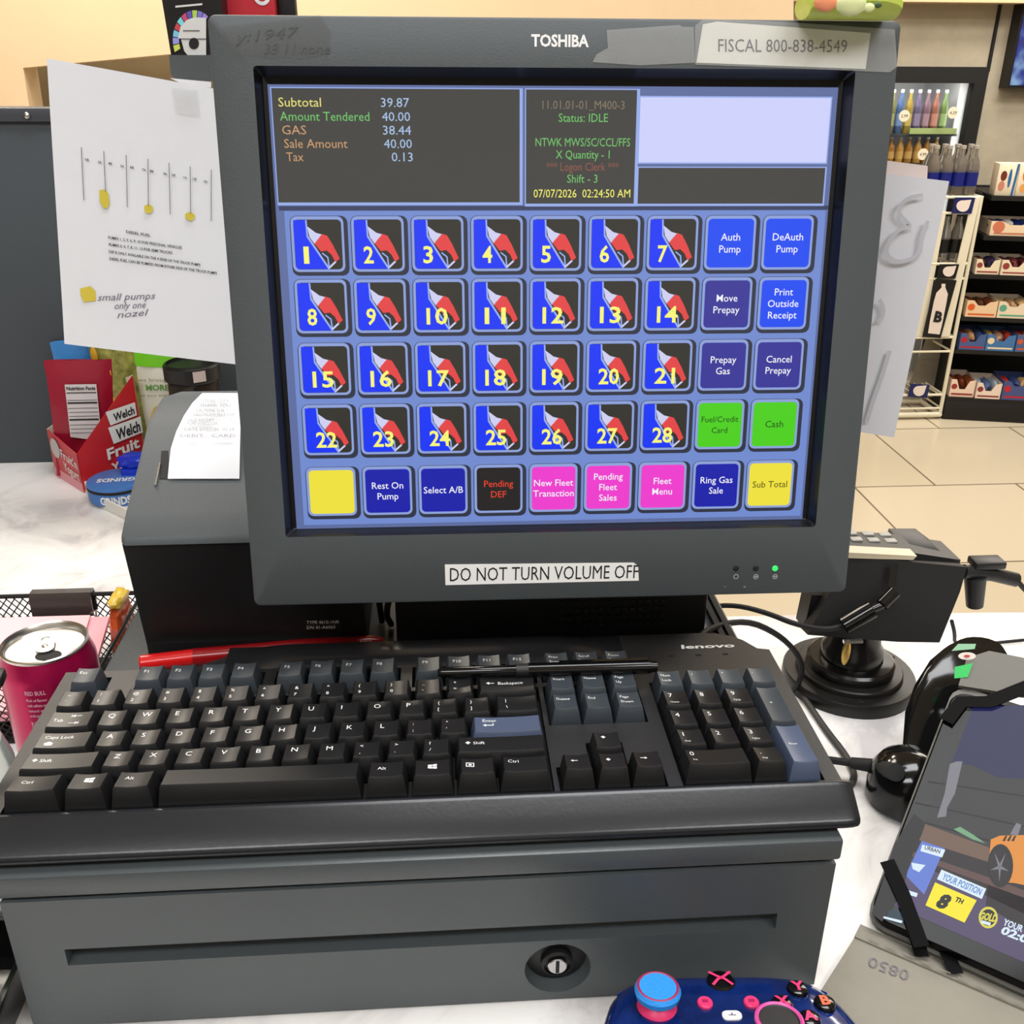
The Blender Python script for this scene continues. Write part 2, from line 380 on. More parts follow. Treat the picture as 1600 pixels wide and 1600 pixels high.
ROWH = {'F': (0, .0005), 'N': (1.33, .0011), 'Q': (2.33, .0001), 'A': (3.33, 0), 'Z': (4.33, .0008), 'C': (5.33, .0018)}
def key(name, row, u0, w, legends, m, big=0, hk=1.0, v=None, dv=0):
    vv, h = ROWH[row]; vv = v if v is not None else vv
    bw = w * U - .0009; bd = hk * U - .0009; tw = w * U - .0062; td = hk * U - .0058
    cu_ = ku(u0 + w / 2); cv_ = kv(vv); k = MB(); N = 6
    tilt = {'F': -.0008, 'N': -.0006, 'Q': .0, 'A': .0004, 'Z': .0009, 'C': .0016}[row]     # back edge higher / lower
    def dish(x, y):
        return h - .00075 * (1 - min(1, (2 * x / tw) ** 2)) * (0.5 if w > 2.5 else 1) - tilt * (y / td)
    xs_ = [-1 + 2 * i / N for i in range(N + 1)]
    def ring(W, D, zf, oy):
        return [(cu_ + a * W / 2, cv_ + oy - D / 2, zf(a * tw / 2, -td / 2)) for a in xs_] + [(cu_ + a * W / 2, cv_ + oy + D / 2, zf(a * tw / 2, td / 2)) for a in reversed(xs_)]
    top = ring(tw, td, dish, 0)
    k.loft([ring(bw, bd, lambda x, y: HD - .005, -.0006), ring(bw - .0004, bd - .0004, lambda x, y: HD - .001, -.0005), ring(tw + .0013, td + .0013, lambda x, y: dish(x, y) - .0008, 0), top], c0=False, c1=False)
    n2 = len(top); k.add(top, [(i, i + 1, n2 - 2 - i, n2 - 1 - i) for i in range(N)])
    for (s_, lx_, ly_, lh, *o) in legends:
        fz = lambda a, b_: dish(a - cu_, b_ - cv_) + .00012
        if s_ in SYM: SYM[s_](k, cu_ - tw / 2 + lx_ * tw, cv_ + ly_ * td, lh, fz)
        else: k.text(s_, cu_ - tw / 2 + lx_ * tw, cv_ + ly_ * td - lh / 2, lh, 1, align=(o[0] if o else 'L'), fz=fz, fit=None, bold=0.0)
    return kb.part(name, k, [m, LEGEND], ang=40)
def sym_poly(polys):
    def fn(k, x, y, h, fz):
        for pl in polys: k.add([(x + a * h, y + b_ * h, fz(x + a * h, y + b_ * h)) for a, b_ in pl], [tuple(range(len(pl)))], 1)
    return fn
LA = [(0, 0), (.5, .35), (.5, -.35)]
SYM = {'<-': sym_poly([LA, [(.5, .08), (1.3, .08), (1.3, -.08), (.5, -.08)]]),
       '->': sym_poly([[(1.3, 0), (.8, .35), (.8, -.35)], [(0, .08), (.8, .08), (.8, -.08), (0, -.08)]]),
       'ret': sym_poly([LA, [(.5, .08), (1.7, .08), (1.7, -.08), (.5, -.08)], [(1.55, .5), (1.7, .5), (1.7, .08), (1.55, .08)]]),
       'up': sym_poly([[(0, 0), (.5, .5), (1, 0)], [(.3, 0), (.7, 0), (.7, -.3), (.3, -.3)]]),
       'dn': sym_poly([[(0, 0), (1, 0), (.5, -.5)], [(.3, .3), (.7, .3), (.7, 0), (.3, 0)]]),
       'tabl': sym_poly([LA, [(.5, .06), (1.6, .06), (1.6, -.06), (.5, -.06)], [(-.1, .35), (0, .35), (0, -.35), (-.1, -.35)]]),
       'tabr': sym_poly([[(1.6, 0), (1.1, .35), (1.1, -.35)], [(0, .06), (1.1, .06), (1.1, -.06), (0, -.06)], [(1.6, .35), (1.7, .35), (1.7, -.35), (1.6, -.35)]]),
       'win': sym_poly([[(0, .05), (.95, .12), (.95, .8), (0, .7)], [(1.05, .13), (2, .2), (2, .95), (1.05, .82)], [(0, -.05), (.95, -.05), (.95, -.8), (0, -.65)], [(1.05, -.05), (2, -.05), (2, -.95), (1.05, -.82)]]),
       'menu': sym_poly([[(0, .7), (1.6, .7), (1.6, .5), (0, .5)], [(0, -.5), (1.6, -.5), (1.6, -.7), (0, -.7)], [(0, .5), (.2, .5), (.2, -.5), (0, -.5)], [(1.4, .5), (1.6, .5), (1.6, -.5), (1.4, -.5)], [(.5, .3), (1.1, .3), (1.1, -.3), (.5, -.3)]]),
       'lock': sym_poly([[(0, 0), (.8, .6), (1.6, .2), (1.5, -.5), (.3, -.6)]])}
S3, S2 = .0039, .0027
def L1(c): return [(c, .25, .18, S3)]
def L2_(a, b_): return [(a, .2, .24, S2), (b_, .2, -.22, S2)]
def LT(*ls): return [(s_, .12, .22 - .36 * i, .0022) for i, s_ in enumerate(ls)]
key('function_key', 'F', 0, 1, [('Esc', .14, .2, S2)], KEYS)
for i in range(12): key('function_key', 'F', [2, 3, 4, 5, 6.5, 7.5, 8.5, 9.5, 11, 12, 13, 14][i], 1, [('F%d' % (i + 1), .2, .15, S2)], KEYS)
for i, ls in enumerate((('Print', 'Screen'), ('Scroll', 'Lock'), ('Pause', 'Break'))): key('function_key', 'F', 15.25 + i, 1, LT(*ls), KEYS)
for i, (a, b_) in enumerate(zip('~!@#$%^&*()_+', '`1234567890-=')): key('key', 'N', i, 1, L2_(a, b_), KEYB)
key('key', 'N', 13, 2, [('<-', .1, .05, .0038), ('Backspace', .33, .05, S2)], KEYB)
key('modifier_key', 'Q', 0, 1.5, [('Tab', .08, -.05, S2), ('tabl', .5, .25, .0034), ('tabr', .48, -.25, .0034)], KEYB)
for i, c in enumerate('QWERTYUIOP'): key('key', 'Q', 1.5 + i, 1, L1(c), KEYB)
key('key', 'Q', 11.5, 1, L2_('{', '['), KEYB); key('key', 'Q', 12.5, 1, L2_('}', ']'), KEYB); key('key', 'Q', 13.5, 1.5, L2_('|', '\\'), KEYB)
key('modifier_key', 'A', 0, 1.75, [('Caps Lock', .1, .22, S2), ('lock', .14, -.22, .003)], KEYB)
for i, c in enumerate('ASDFGHJKL'): key('key', 'A', 1.75 + i, 1, L1(c), KEYB)
key('key', 'A', 10.75, 1, L2_(':', ';'), KEYB); key('key', 'A', 11.75, 1, L2_('"', "'"), KEYB)
key('enter_key', 'A', 12.75, 2.25, [('Enter', .12, .26, S2), ('ret', .12, -.08, .0036)], KEYE)
key('modifier_key', 'Z', 0, 2.25, [('up', .08, .05, .0034), ('Shift', .2, .05, S2)], KEYB)
for i, c in enumerate('ZXCVBNM'): key('key', 'Z', 2.25 + i, 1, L1(c), KEYB)
for i, (a, b_) in enumerate((('<', ','), ('>', '.'), ('?', '/'))): key('key', 'Z', 9.25 + i, 1, L2_(a, b_), KEYB)
key('modifier_key', 'Z', 12.25, 2.75, [('up', .07, .1, .0034), ('Shift', .17, .1, S2)], KEYB)
key('modifier_key', 'C', 0, 1.55, [('Ctrl', .2, .1, S2)], KEYB); key('modifier_key', 'C', 1.6, 1.2, [('win', .38, .08, .0024)], KEYB)
key('modifier_key', 'C', 2.85, 1.2, [('Alt', .2, .12, S2)], KEYB); key('spacebar', 'C', 4.1, 5.6, [], KEYB)
key('modifier_key', 'C', 9.75, 1.22, [('Alt', .22, .1, S2)], KEYB); key('modifier_key', 'C', 11.02, 1.25, [('win', .36, .08, .0024)], KEYB)
key('modifier_key', 'C', 12.3, 1.2, [('menu', .14, .08, .0028)], KEYB); key('modifier_key', 'C', 13.5, 1.5, [('Ctrl', .1, .22, S2)], KEYB)
for i, (a, b_) in enumerate(((('Insert',), ('Delete',)), (('Home',), ('End',)), (('Page', 'Up'), ('Page', 'Down')))):
    key('navigation_key', 'N', 15.25 + i, 1, LT(*a), KEYS); key('navigation_key', 'Q', 15.25 + i, 1, LT(*b_), KEYS)
key('arrow_key', 'Z', 16.25, 1, [('up', .25, .2, .003)], KEYB)
for i, a in enumerate(('<-', 'dn', '->')): key('arrow_key', 'C', 15.25 + i, 1, [(a, .22, .1, .003)], KEYB)
for i, a in enumerate((('Num', 'Lock'), ('/',), ('*',), ('-',))): key('number_pad_key', 'N', 18.75 + i, 1, LT(*a), KEYS)
for r_, row in enumerate(('789', '456', '123')):
    for i, c in enumerate(row):
        sub = {'7': 'Home', '9': 'PgUp', '1': 'End', '3': 'PgDn'}.get(c)
        key('number_pad_key', 'QAZ'[r_], 18.75 + i, 1, [(c, .18, .2, S3)] + ([(sub, .18, -.3, .0015)] if sub else []), KEYB)
key('number_pad_key', 'Q', 21.75, 1, [('+', .3, .05, S2)], KEYS, hk=2, v=2.83)
key('enter_key', 'Z', 21.75, 1, [('Enter', .2, .0, .0016)], KEYE, hk=2, v=4.83)
key('number_pad_key', 'C', 18.75, 2, [('0', .06, .24, S3), ('Ins', .08, -.2, .0016)], KEYB); key('number_pad_key', 'C', 20.75, 1, [('.', .2, .2, S3), ('Del', .2, -.25, .0015)], KEYB)
cord = MB().tube([(.19, .098, .122), (.205, .125, .118), Z(1165, 968, .10), Z(1215, 990, .075), Z(1246, 1020, .045), Z(1256, 1050, .02), Z(1238, 1084, .004), Z(1205, 1095, .004)], .0024, smooth=2)
single('data_cord', cord, DARKM, 'dark cord arching from behind the keyboard down beside the round terminal base', 'cord')

# ------------------------------------------------------------------ register base unit and touchscreen
t = Thing('register_base_unit', 'black vented register base unit under the touchscreen behind the keyboard', 'computer', (.094, .2, ZD))
def L_(b_): return b_
t.part('housing', MB().box((-.014, .128, ZD), (.205, .285, ZD + .07), bev=.003), DARK, world=True)
v = MB()
for i in range(14):
    for k in range(7): v.box((.1 + i * .0055, .1268, ZD + .012 + k * .006), (.1035 + i * .0055, .1285, ZD + .0145 + k * .006))
t.part('vent_grille', v, DARKM, world=True)
t.part('knob', MB().lathe([(.0035, 0), (.0035, .004), (.003, .005)], 0, Matrix.Translation((.022, .1275, ZD + .052)) @ Matrix.Rotation(R(90), 4, 'X'), 16), DARK, world=True)
t.part('neck', MB().loft([[(.06, .17, ZD + .069), (.13, .17, ZD + .069), (.13, .215, ZD + .069), (.06, .215, ZD + .069)], [(.06, .138, ZD + .17), (.13, .138, ZD + .17), (.13, .17, ZD + .19), (.06, .17, ZD + .19)]]), DARK, world=True)

MC = Vector((0.0938025, 0.143416, 0.3368293)); MC = CP + (MC - CP) * .9
ex = Vector((0.9999514, -0.0098316, -0.00069206)); ey = Vector((0.0096381, 0.9901190, -0.1398984)); ez = ex.cross(ey)
MM = Matrix((ex, ey, ez)).transposed().to_4x4(); MM.translation = MC
mon = Thing('touchscreen_monitor', 'big grey touchscreen register monitor showing the pump buttons', 'monitor', M=MM)
SM = .0009
def sl(pts, y): return [(p[0] * SM, y, p[1] * SM) for p in pts]
ow, oh, ocx, ocz = 399, 355.5, .8, -7.5
def orect(dx, dz, r, inset=0): return rrect(ow - 2 * inset, oh - 2 * inset, r, 4, ocx, ocz)
inn = rrect(349.5, 281, 2, 4, .0, 3.0)
fr = MB()
fr.loft([sl(orect(0, 0, 6, 12), .036), sl(orect(0, 0, 5, 4), .026), sl(orect(0, 0, 4.5, .5), .008), sl(orect(0, 0, 4.5, 0), -.006), sl(orect(0, 0, 4, .7), -.0082), sl(orect(0, 0, 3.5, 2.2), -.009), sl(inn, -.009)], c0=True, c1=False)
bez = mon.part('bezel', fr, GREY, ang=40)
i2 = rrect(346, 277.5, 2, 4, 0, 3.0); i3 = rrect(338, 270, 1, 4, 0, 0)
fr = MB().loft([sl(inn, -.0089), sl(i2, -.004), sl(rrect(343, 274, 1, 4, 0, 2), -.0005), sl(i3, .0004)], c0=False, c1=False)
mon.part('inner_frame', fr, mat('inner_frame_black', (16, 16, 17), .3))
mon.part('rear_shell', MB().loft([sl(orect(0, 0, 10, 40), .036), sl(orect(0, 0, 10, 52), .056)]), DARK)
# the picture on the glass; millimetres on the panel -> local coordinates
SMAT = [em('ui_blue_frame', (112, 138, 206)), em('ui_panel', (62, 62, 60)), em('ui_light_edge', (150, 172, 232)), em('ui_dark_edge', (52, 62, 96)), em('ui_white', (204, 208, 250)), em('ui_mid', (92, 108, 158))]
XL, XD, XW = 0, 1, 2
SC_M = Matrix(((SM, 0, 0, 0), (0, 0, -SM, 0), (0, SM, 0, 0), (0, 0, 0, 1)))   # panel mm -> monitor local, z towards the viewer
def rq(mb, x0, y0, x1, y1, mi, z): mb.poly([(x0, y0, z), (x1, y0, z), (x1, y1, z), (x0, y1, z)], mi)
s = MB(); rq(s, -169, -135, 169, 135, 5, 0)
rq(s, -164, -132.5, 167.5, 64.6, 0, .1)
for (a, b_, c, d) in ((-167, 69.5, -22.4, 133), (-18.6, 68.7, 47.4, 133)):
    rq(s, a - .6, b_ - 1.6, c + 1.8, d + .6, 2, .08); rq(s, a, b_, c, d, 1, .12)
rq(s, 49, 91.7, 165.8, 129.8, 2, .08); rq(s, 49.6, 92.5, 165, 129, 4, .12)
rq(s, 49.2, 67.2, 166, 90, 2, .08); rq(s, 49.8, 68.6, 165, 89.4, 1, .12)
rq(s, -167, 64.9, 169, 67.4, 3, .05)
s.xf(SC_M)
scr = mon.part('screen', s, SMAT)
TX = [em('ui_text_yellow', (226, 218, 120)), em('ui_text_green', (110, 190, 104)), em('ui_text_tan', (196, 150, 108)), em('ui_text_blue', (164, 190, 226)), em('ui_text_dim_red', (140, 84, 74)), em('ui_text_dim', (128, 114, 96)), em('ui_text_bright_yellow', (240, 236, 110))]
def xm(px): return (px - 413) * .3777 - 169
for (a, x, zz, w, mi, num) in (('Subtotal', 428, 123, 24.6, 0, '39.87'), ('Amount Tendered', 429, 115.3, 52, 1, '40.00'), ('GAS', 431, 107.8, 14, 2, '38.44'), ('Sale Amount', 433, 100.3, 37, 2, '40.00'), ('Tax', 435, 92.9, 10, 2, '0.13')):
    s = MB(); s1 = MB().text(a, xm(x), zz, 5.2, 0, fit=w, align='L', z=.25, bold=.0).xf(SC_M); mon.part('amount_label', s1, TX[mi], parent=scr); s.text(num, xm(629) + (123 - zz) * .04, zz, 5.2, 3, fit=16.5 if len(num) > 4 else 12.5, align='R', z=.25, bold=.0); s.xf(SC_M); mon.part('amount_value', s, TX, parent=scr)
for (a, zz, w, mi) in (('11.01.01-01_M400-3', 122.3, 49, 5), ('Status: IDLE', 115.2, 29.5, 1), ('NTWK MWS/SC/CCL/FFS', 101.5, 57, 1), ('X Quantity - 1', 94.6, 32.5, 1), ('*** Logon Clerk ***', 87.6, 44, 4), ('Shift - 3', 80.8, 18.5, 1), ('07/07/2026  02:24:50 AM', 72.3, 59, 6)):
    s2 = MB().text(a, 15.6, zz, 4.9, 0, fit=w, z=.25).xf(SC_M); mon.part('status_text', s2, TX[mi], parent=scr)
BC = {'blue': em('ui_button_blue', (22, 74, 240)), 'navy': em('ui_button_navy', (52, 50, 150)), 'deep': em('ui_button_deep', (18, 26, 168)), 'green': em('ui_button_green', (74, 206, 22)), 'mag': em('ui_button_magenta', (236, 58, 204)), 'yel': em('ui_button_yellow', (238, 224, 60)), 'blk': em('ui_button_black', (30, 28, 28)), 'none': em('ui_button_olive', (46, 45, 40))}
BW = em('ui_label_white', (240, 240, 250)); BK = em('ui_label_dark_green', (20, 74, 14)); BR = em('ui_label_red', (222, 62, 40)); BO = em('ui_label_olive', (84, 76, 14))
PUMP = [em('ui_pump_blue', (10, 50, 244)), em('ui_line_blue', (150, 172, 240)), em('ui_spout', (206, 206, 240)), em('ui_nozzle_red', (226, 66, 68)), em('ui_number_yellow', (248, 244, 120))]
def btn_frame(b_, cx, cy):
    b_.poly([(x, y, .2) for x, y in rrect(34.6, 35.2, 4, 3, cx + .5, cy - .7)], 1)
    b_.poly([(x, y, .28) for x, y in rrect(31.6, 32.6, 3.5, 3, cx - .5, cy + .3)], 0)
    b_.poly([(x, y, .34) for x, y in rrect(28.6, 29.2, 2.5, 3, cx - .4, cy + .1)], 2)
FRM = [em('ui_button_rim', (140, 160, 216)), em('ui_button_shadow', (44, 48, 66))]
RX = [-144.4 + 36.2 * i for i in range(9)]; RY = [45.0, 7.9, -30.8, -69.6, -110.4]
def nb(cx, cy, x, y): return (cx - 14.7 + 28.6 * (x - 75) / 290, cy + 14.7 - 29.2 * (y - 85) / 303)
num = 0
for r_ in range(4):
    for c in range(7):
        num += 1; b_ = MB(); cx, cy = RX[c], RY[r_]; btn_frame(b_, cx, cy)
        P = lambda pts, z, mi: b_.poly([nb(cx, cy, *q) + (z,) for q in pts], mi)
        P([(76, 88), (152, 88), (157, 185), (276, 386), (88, 386), (78, 370)], .4, 3)
        P([(148, 88), (158, 88), (162, 183), (284, 382), (276, 390), (152, 190)], .46, 4)
        P([(158, 125), (210, 165), (246, 175), (198, 232), (170, 190)], .5, 5)
        P([(246, 172), (277, 182), (310, 240), (347, 322), (320, 344), (300, 300), (270, 272), (235, 278), (197, 228)], .5, 6)
        P([(243, 284), (278, 312), (284, 376), (275, 376), (270, 316), (240, 292)], .5, 4)
        P([(280, 386), (276, 374), (318, 336), (326, 344)], .5, 5)
        b_.text(str(num), *(nb(cx, cy, 128 if num < 10 else 138, 350)), 10.2, 7, bold=.02, align='L', z=.56, fit=(6 if num != 1 else 3.2) if num < 10 else 13.2)
        b_.xf(SC_M); mon.part('pump_button', b_, FRM + [BC['none']] + PUMP, parent=scr)
def tbtn(c, r_, col, lines, tm, h=4.6):
    b_ = MB(); cx, cy = RX[c], RY[r_]; btn_frame(b_, cx, cy); n = len(lines)
    for i, l in enumerate(lines):
        w = text_geo(l, .004)[2] * h / CAP; b_.text(l, cx - .4, cy + (n - 1) * 3.6 - i * 7.2 - h / 2 + .4, h, 3, bold=.004, fit=min(w * .98, 27.4), z=.46)
    b_.xf(SC_M); mon.part('screen_button', b_, FRM + [BC[col], tm], parent=scr)
tbtn(7, 0, 'blue', ['Auth', 'Pump'], BW); tbtn(8, 0, 'blue', ['DeAuth', 'Pump'], BW)
tbtn(7, 1, 'navy', ['Move', 'Prepay'], BW); tbtn(8, 1, 'blue', ['Print', 'Outside', 'Receipt'], BW)
tbtn(7, 2, 'navy', ['Prepay', 'Gas'], BW); tbtn(8, 2, 'navy', ['Cancel', 'Prepay'], BW)
tbtn(7, 3, 'green', ['Fuel/Credit', 'Card'], BK, 4); tbtn(8, 3, 'green', ['Cash'], BK)
for c, (col, ls, tm) in enumerate((('yel', [], BW), ('deep', ['Rest On', 'Pump'], BW), ('deep', ['Select A/B'], BW), ('blk', ['Pending', 'DEF'], BR), ('mag', ['New Fleet', 'Tranaction'], BW), ('mag', ['Pending', 'Fleet', 'Sales'], BW), ('mag', ['Fleet', 'Menu'], BW), ('deep', ['Ring Gas', 'Sale'], BW), ('yel', ['Sub Total'], BO))):
    tbtn(c, 4, col, ls, tm)
# lettering, labels and lamps on the bezel
FPL = Plane(MM @ Vector((0, -.0091, 0)), MM.to_3x3() @ Vector((0, -1, 0)))
FN = FPL.n
def F(x, y, off=0.0): return FPL.at(x, y, off)
g = MB().text_ab('TOSHIBA', F(830, 72), F(920, 73), F(830, 53) - F(830, 72), 0, bold=.032); mon.part('logo', g, mat('logo_white', (240, 240, 240), .4), world=True, label='white maker lettering')
def slab(pts, th=.0003, mi=0, mb=None, n=FN):
    mb = mb or MB(); return mb.loft([[tuple(p) for p in pts], [tuple(p + n * th) for p in pts]], mi)
q = [F(696, 914), F(998, 907), F(997, 884), F(990, 879), F(695, 882)]
lb = slab(q); lb.text_ab('DO NOT TURN VOLUME OFF', F(703, 908), F(997, 903), F(703, 886) - F(703, 908), 1, off=FN * .0004); mon.part('sticker', lb, [mat('sticker_white', (236, 236, 234), .6), INK], world=True, label='white strip reading DO NOT TURN VOLUME OFF')
q = [F(1088, 98), F(1352, 108), F(1360, 52), F(1255, 44), F(1120, 34), F(1098, 38)]
lb = slab(q); lb.text_ab('FISCAL 800-838-4549', F(1122, 81), F(1323, 82), F(1122, 60) - F(1122, 81), 1, off=FN * .0004); mon.part('sticker', lb, [mat('sticker_cream', (240, 239, 230), .55), mat('sticker_ink', (44, 46, 54), .7)], world=True, label='creased cream strip with a FISCAL phone number')
tp = MB()
def quad(pts, mi=0, off=.0006): tp.poly([tuple(F(x, y, off)) for x, y in pts], mi)
quad([(1086, 101), (1250, 107), (1390, 113), (1402, 104), (1398, 46), (1250, 36), (1100, 29), (1086, 40)])
quad([(948, 47), (1062, 39), (1066, 42), (1084, 42), (1086, 98), (1000, 102), (926, 97), (932, 85), (950, 75)], 0, .0005)
mon.part('clear_tape', tp, TAPE, world=True, label='strip of shiny clear tape')
tp = MB(); quad([(345, 42), (500, 24), (518, 50), (512, 84), (470, 92), (362, 86)], 0, .0003)
mon.part('tape_residue', tp, mat('tape_residue', (104, 106, 104), .6, alpha=.3), world=True, label='grey smear of old tape residue')
hw = MB()
for t_, a, b_ in (('y:1947', (368, 66), (462, 58)), ('38 11:none', (412, 84), (515, 84))): hw.text_ab(t_, F(*a), F(*b_), F(a[0], a[1] - 17) - F(*a), 0, off=FN * .0004, slant=.2)
mon.part('faded_writing', hw, mat('faded_ink', (82, 86, 86), .8), world=True)
for x, col in ((1150, 0), (1181, 0), (1211, 1)):
    c = MM.inverted() @ F(x, 888); a = Matrix.Translation(c) @ Matrix.Rotation(R(90), 4, 'X')
    mon.part('status_lamp', MB().lathe([(.0018, -.0002), (.0018, .0003), (.0014, .0006)], 0, a, 14), em('led_green', (60, 240, 110), 1.2) if col else DARKM, label='lit green lamp' if col else None)
ic = MB()
for x in (1150, 1181, 1211):
    c = F(x, 901, .0003)
    ic.loft([[tuple(c + ex * .0017 * a + ez * .0017 * b_) for a, b_ in circ(1, 10)], [tuple(c + ex * .0011 * a + ez * .0011 * b_) for a, b_ in circ(1, 10)]], c0=False, c1=False)
    if x != 1150: ic.poly([tuple(c + ex * a + ez * b_) for a, b_ in rrect(.002, .001, .0002, 2)])
ic.text_ab('-', F(1130, 918), F(1135, 918), ez * .002, 0, off=FN * .0003); ic.text_ab('+', F(1160, 919), F(1166, 919), ez * .002, 0, off=FN * .0003)
mon.part('lamp_icons', ic, mat('icon_grey', (150, 152, 154), .6), world=True)

# ------------------------------------------------------------------ receipt printer
PX0, PX1 = -.184, -.0345
pp = [(.128, ZD), (.126, ZD + .012), (.1125, .203), (.1135, .2055), (.131, .216), (.173, .235), (.200, .249), (.222, .2545), (.249, .2565), (.291, .247), (.297, .235), (.297, ZD)]
t = Thing('receipt_printer', 'dark grey receipt printer left of the monitor with paper coming out', 'printer', (-.109, .21, ZD))
lw = [(.128, ZD + .001), (.113, .2015), (.29, .2015), (.295, ZD + .001)]
b_ = MB().loft([[(PX0, y, z) for y, z in lw], [(PX1, y, z) for y, z in lw]]).box((PX0 + .001, .124, ZD), (PX1 - .001, .29, ZD + .011))
t.part('lower_body', b_, mat('printer_black', (24, 24, 25), .45, bump=.1, bscale=900), world=True)
lid = [(.1115, .2012), (.1125, .2045), (.1140, .2062), (.131, .216), (.173, .235), (.200, .249), (.222, .2545), (.249, .2565), (.291, .247), (.297, .235), (.297, .2012)]
cy = sum(p[0] for p in lid) / len(lid); cz = sum(p[1] for p in lid) / len(lid)
def sc(k): return [((y - cy) * k + cy, (z - cz) * k + cz) for y, z in lid]
b_ = MB().loft([[(PX0 - .0005, y, z) for y, z in sc(.97)], [(PX0 + .002, y, z) for y, z in lid], [(PX1 - .002, y, z) for y, z in lid], [(PX1, y, z) for y, z in sc(.97)]])
cov = t.part('cover', b_, GREY, world=True, ang=28)
PLS = Plane((0, .1465, .2232), (0, -.41, .912))                    # the sloping front face of the cover
sl1 = MB().poly([tuple(PLS.at(x, y, .0004)) for x, y in ((249, 748), (264, 748), (263, 704), (252, 704))])
t.part('paper_slot', sl1, DARKM, world=True, parent=cov)
sl1 = MB(); n_ = PLS.n
sl1.loft([[tuple(PLS.at(x, y, .0002)) for x, y in ((241, 757), (244, 758), (251, 722), (249, 722))], [tuple(PLS.at(x, y, .0018)) for x, y in ((241, 757), (244, 758), (251, 722), (249, 722))]])
t.part('cutter_bar', sl1, STEEL, world=True, parent=cov)
pl = Plane((0, .1255, .126), (0, -1, -.14)); rp = MB()
pl = Plane((0, .1205 - .0006, .1505), Vector((0, -.9866, -.163)))
rp.poly([tuple(pl.at(x, y)) for x, y in ((476, 985), (533, 984), (533, 967), (476, 968))], 0)
rp.text_ab('TYPE 4610-1NR', pl.at(479, 975, .0003), pl.at(530, 974, .0003), pl.at(480, 970) - pl.at(480, 975), 1); rp.text_ab('S/N 41-A6065', pl.at(479, 983, .0003), pl.at(524, 982, .0003), pl.at(480, 970) - pl.at(480, 975), 1)
t.part('type_label', rp, [DARKM, LEGEND], world=True)
# receipt: follows the cover then curls back
rc = MB(); rows = [(748, .0012), (725, .004), (700, .006), (675, .007), (650, .008), (630, .009), (614, .0095)]
left = {748: 262, 725: 264, 700: 267, 675: 275, 650: 287, 630: 300, 614: 316}
lpv = []
for y, off in rows:
    lpv.append([tuple(PLS.at(left[y], y, off)), tuple(PLS.at(374 + (748 - y) * .02, y, off))])
rc.loft(lpv, closed=False, c0=False, c1=False)
ex_ = [(y, 'x') for y in ()]
for i, (tx, a, b_, y) in enumerate((('DEBIT   CARD', 282, 368, 683), ('DATE 07/07/26  02:24', 288, 366, 673), ('PUMP 04 REGULAR', 293, 340, 664), ('SALE RECEIPT', 294, 335, 659), ('GALLONS 8.94 PRICE 4.299', 302, 366, 650), ('FUEL TOTAL 38.44', 306, 350, 644), ('THANK YOU', 312, 360, 636), ('STORE COPY', 316, 358, 629))):
    rc.text_ab(tx, PLS.at(a, y, .0115), PLS.at(b_, y, .0115), (PLS.at(a, y - 5, .0115) - PLS.at(a, y, .0115)), 1)
single('receipt', rc, [WHITE, mat('thermal_ink', (145, 145, 150), .8)], 'white printed receipt sticking up out of the grey receipt printer', 'receipt')
for k, (xo, pts) in enumerate(((-.026, [(-.026, .16, ZD + .002), (-.027, .15, .14), (-.022, .14, .165), (-.02, .16, .2)]), (-.021, [(-.019, .155, ZD + .002), (-.022, .14, .13), (-.014, .15, .15), (-.012, .16, .19)]))):
    single('printer_cable', MB().tube(pts, .0022, smooth=2), DARKM, ['black cable rising between the printer and the base unit, nearer the printer', 'black cable rising between the printer and the base unit, nearer the base unit'][k], 'cable', 'cables in the gap beside the printer')

# ------------------------------------------------------------------ pens on the register
t = Thing('red_marker', 'red permanent marker lying behind the keyboard in front of the printer', 'marker', M=Matrix.Translation(Z(410, 1020, ZD + .0058)))
A = Z(219, 1037, ZD + .0062); B = Z(303, 1027, ZD + .0062); C_ = Z(470, 1012, ZD + .0062); D = Z(600, 1003, ZD + .0062)
t.part('cap', MB().tube([A, A + (B - A) * .03, B], lambda s_: .0058 if s_ > .01 else .005, n=14), mat('marker_cap_red', (208, 26, 28), .22), world=True)
b_ = MB().tube([B, B + (D - B) * .05, C_, C_ + (D - C_) * .85, D], lambda s_: (.0061 if s_ < .7 else .0052) if s_ < .99 else .003, n=14)
nm = (CP - C_).normalized(); upv = (D - B).cross(nm).normalized() * -.0022
if upv.z < 0: upv = -upv
b_.text_ab('PERMANENT', B + (D - B) * .55 + nm * .0063, B + (D - B) * .73 + nm * .0063, upv, 1)
b_.text_ab('RED', B + (D - B) * .87 + nm * .0056, B + (D - B) * .93 + nm * .0056, upv, 1)
b_.strip([B + (D - B) * .2 + nm * .0064 + upv, B + (D - B) * .33 + nm * .0064 - upv], .0022, nm, 1)
t.part('barrel', b_, [mat('marker_barrel_red', (150, 16, 22), .22), LEGEND], world=True)
A = Z(684, 1051, .1425); B = Z(1026, 1041, .1425); d = (B - A)
t = Thing('ballpoint_pen', 'slim black pen lying across the top of the keyboard', 'pen', M=Matrix.Translation((A + B) / 2))
t.part('barrel', MB().tube([A, A + d * .02, A + d * .36, A + d * .361], lambda s_: .0034 if s_ > .1 else .0022, n=14), GLOSS, world=True)
t.part('grip_ring', MB().tube([A + d * .355, A + d * .36, A + d * .41, A + d * .412], lambda s_: .0041, n=14), DARK, world=True)
t.part('cap', MB().tube([A + d * .41, A + d * .97, A + d * .972, B], lambda s_: .0044 if s_ < .6 else .0036, n=14), GLOSS, world=True)
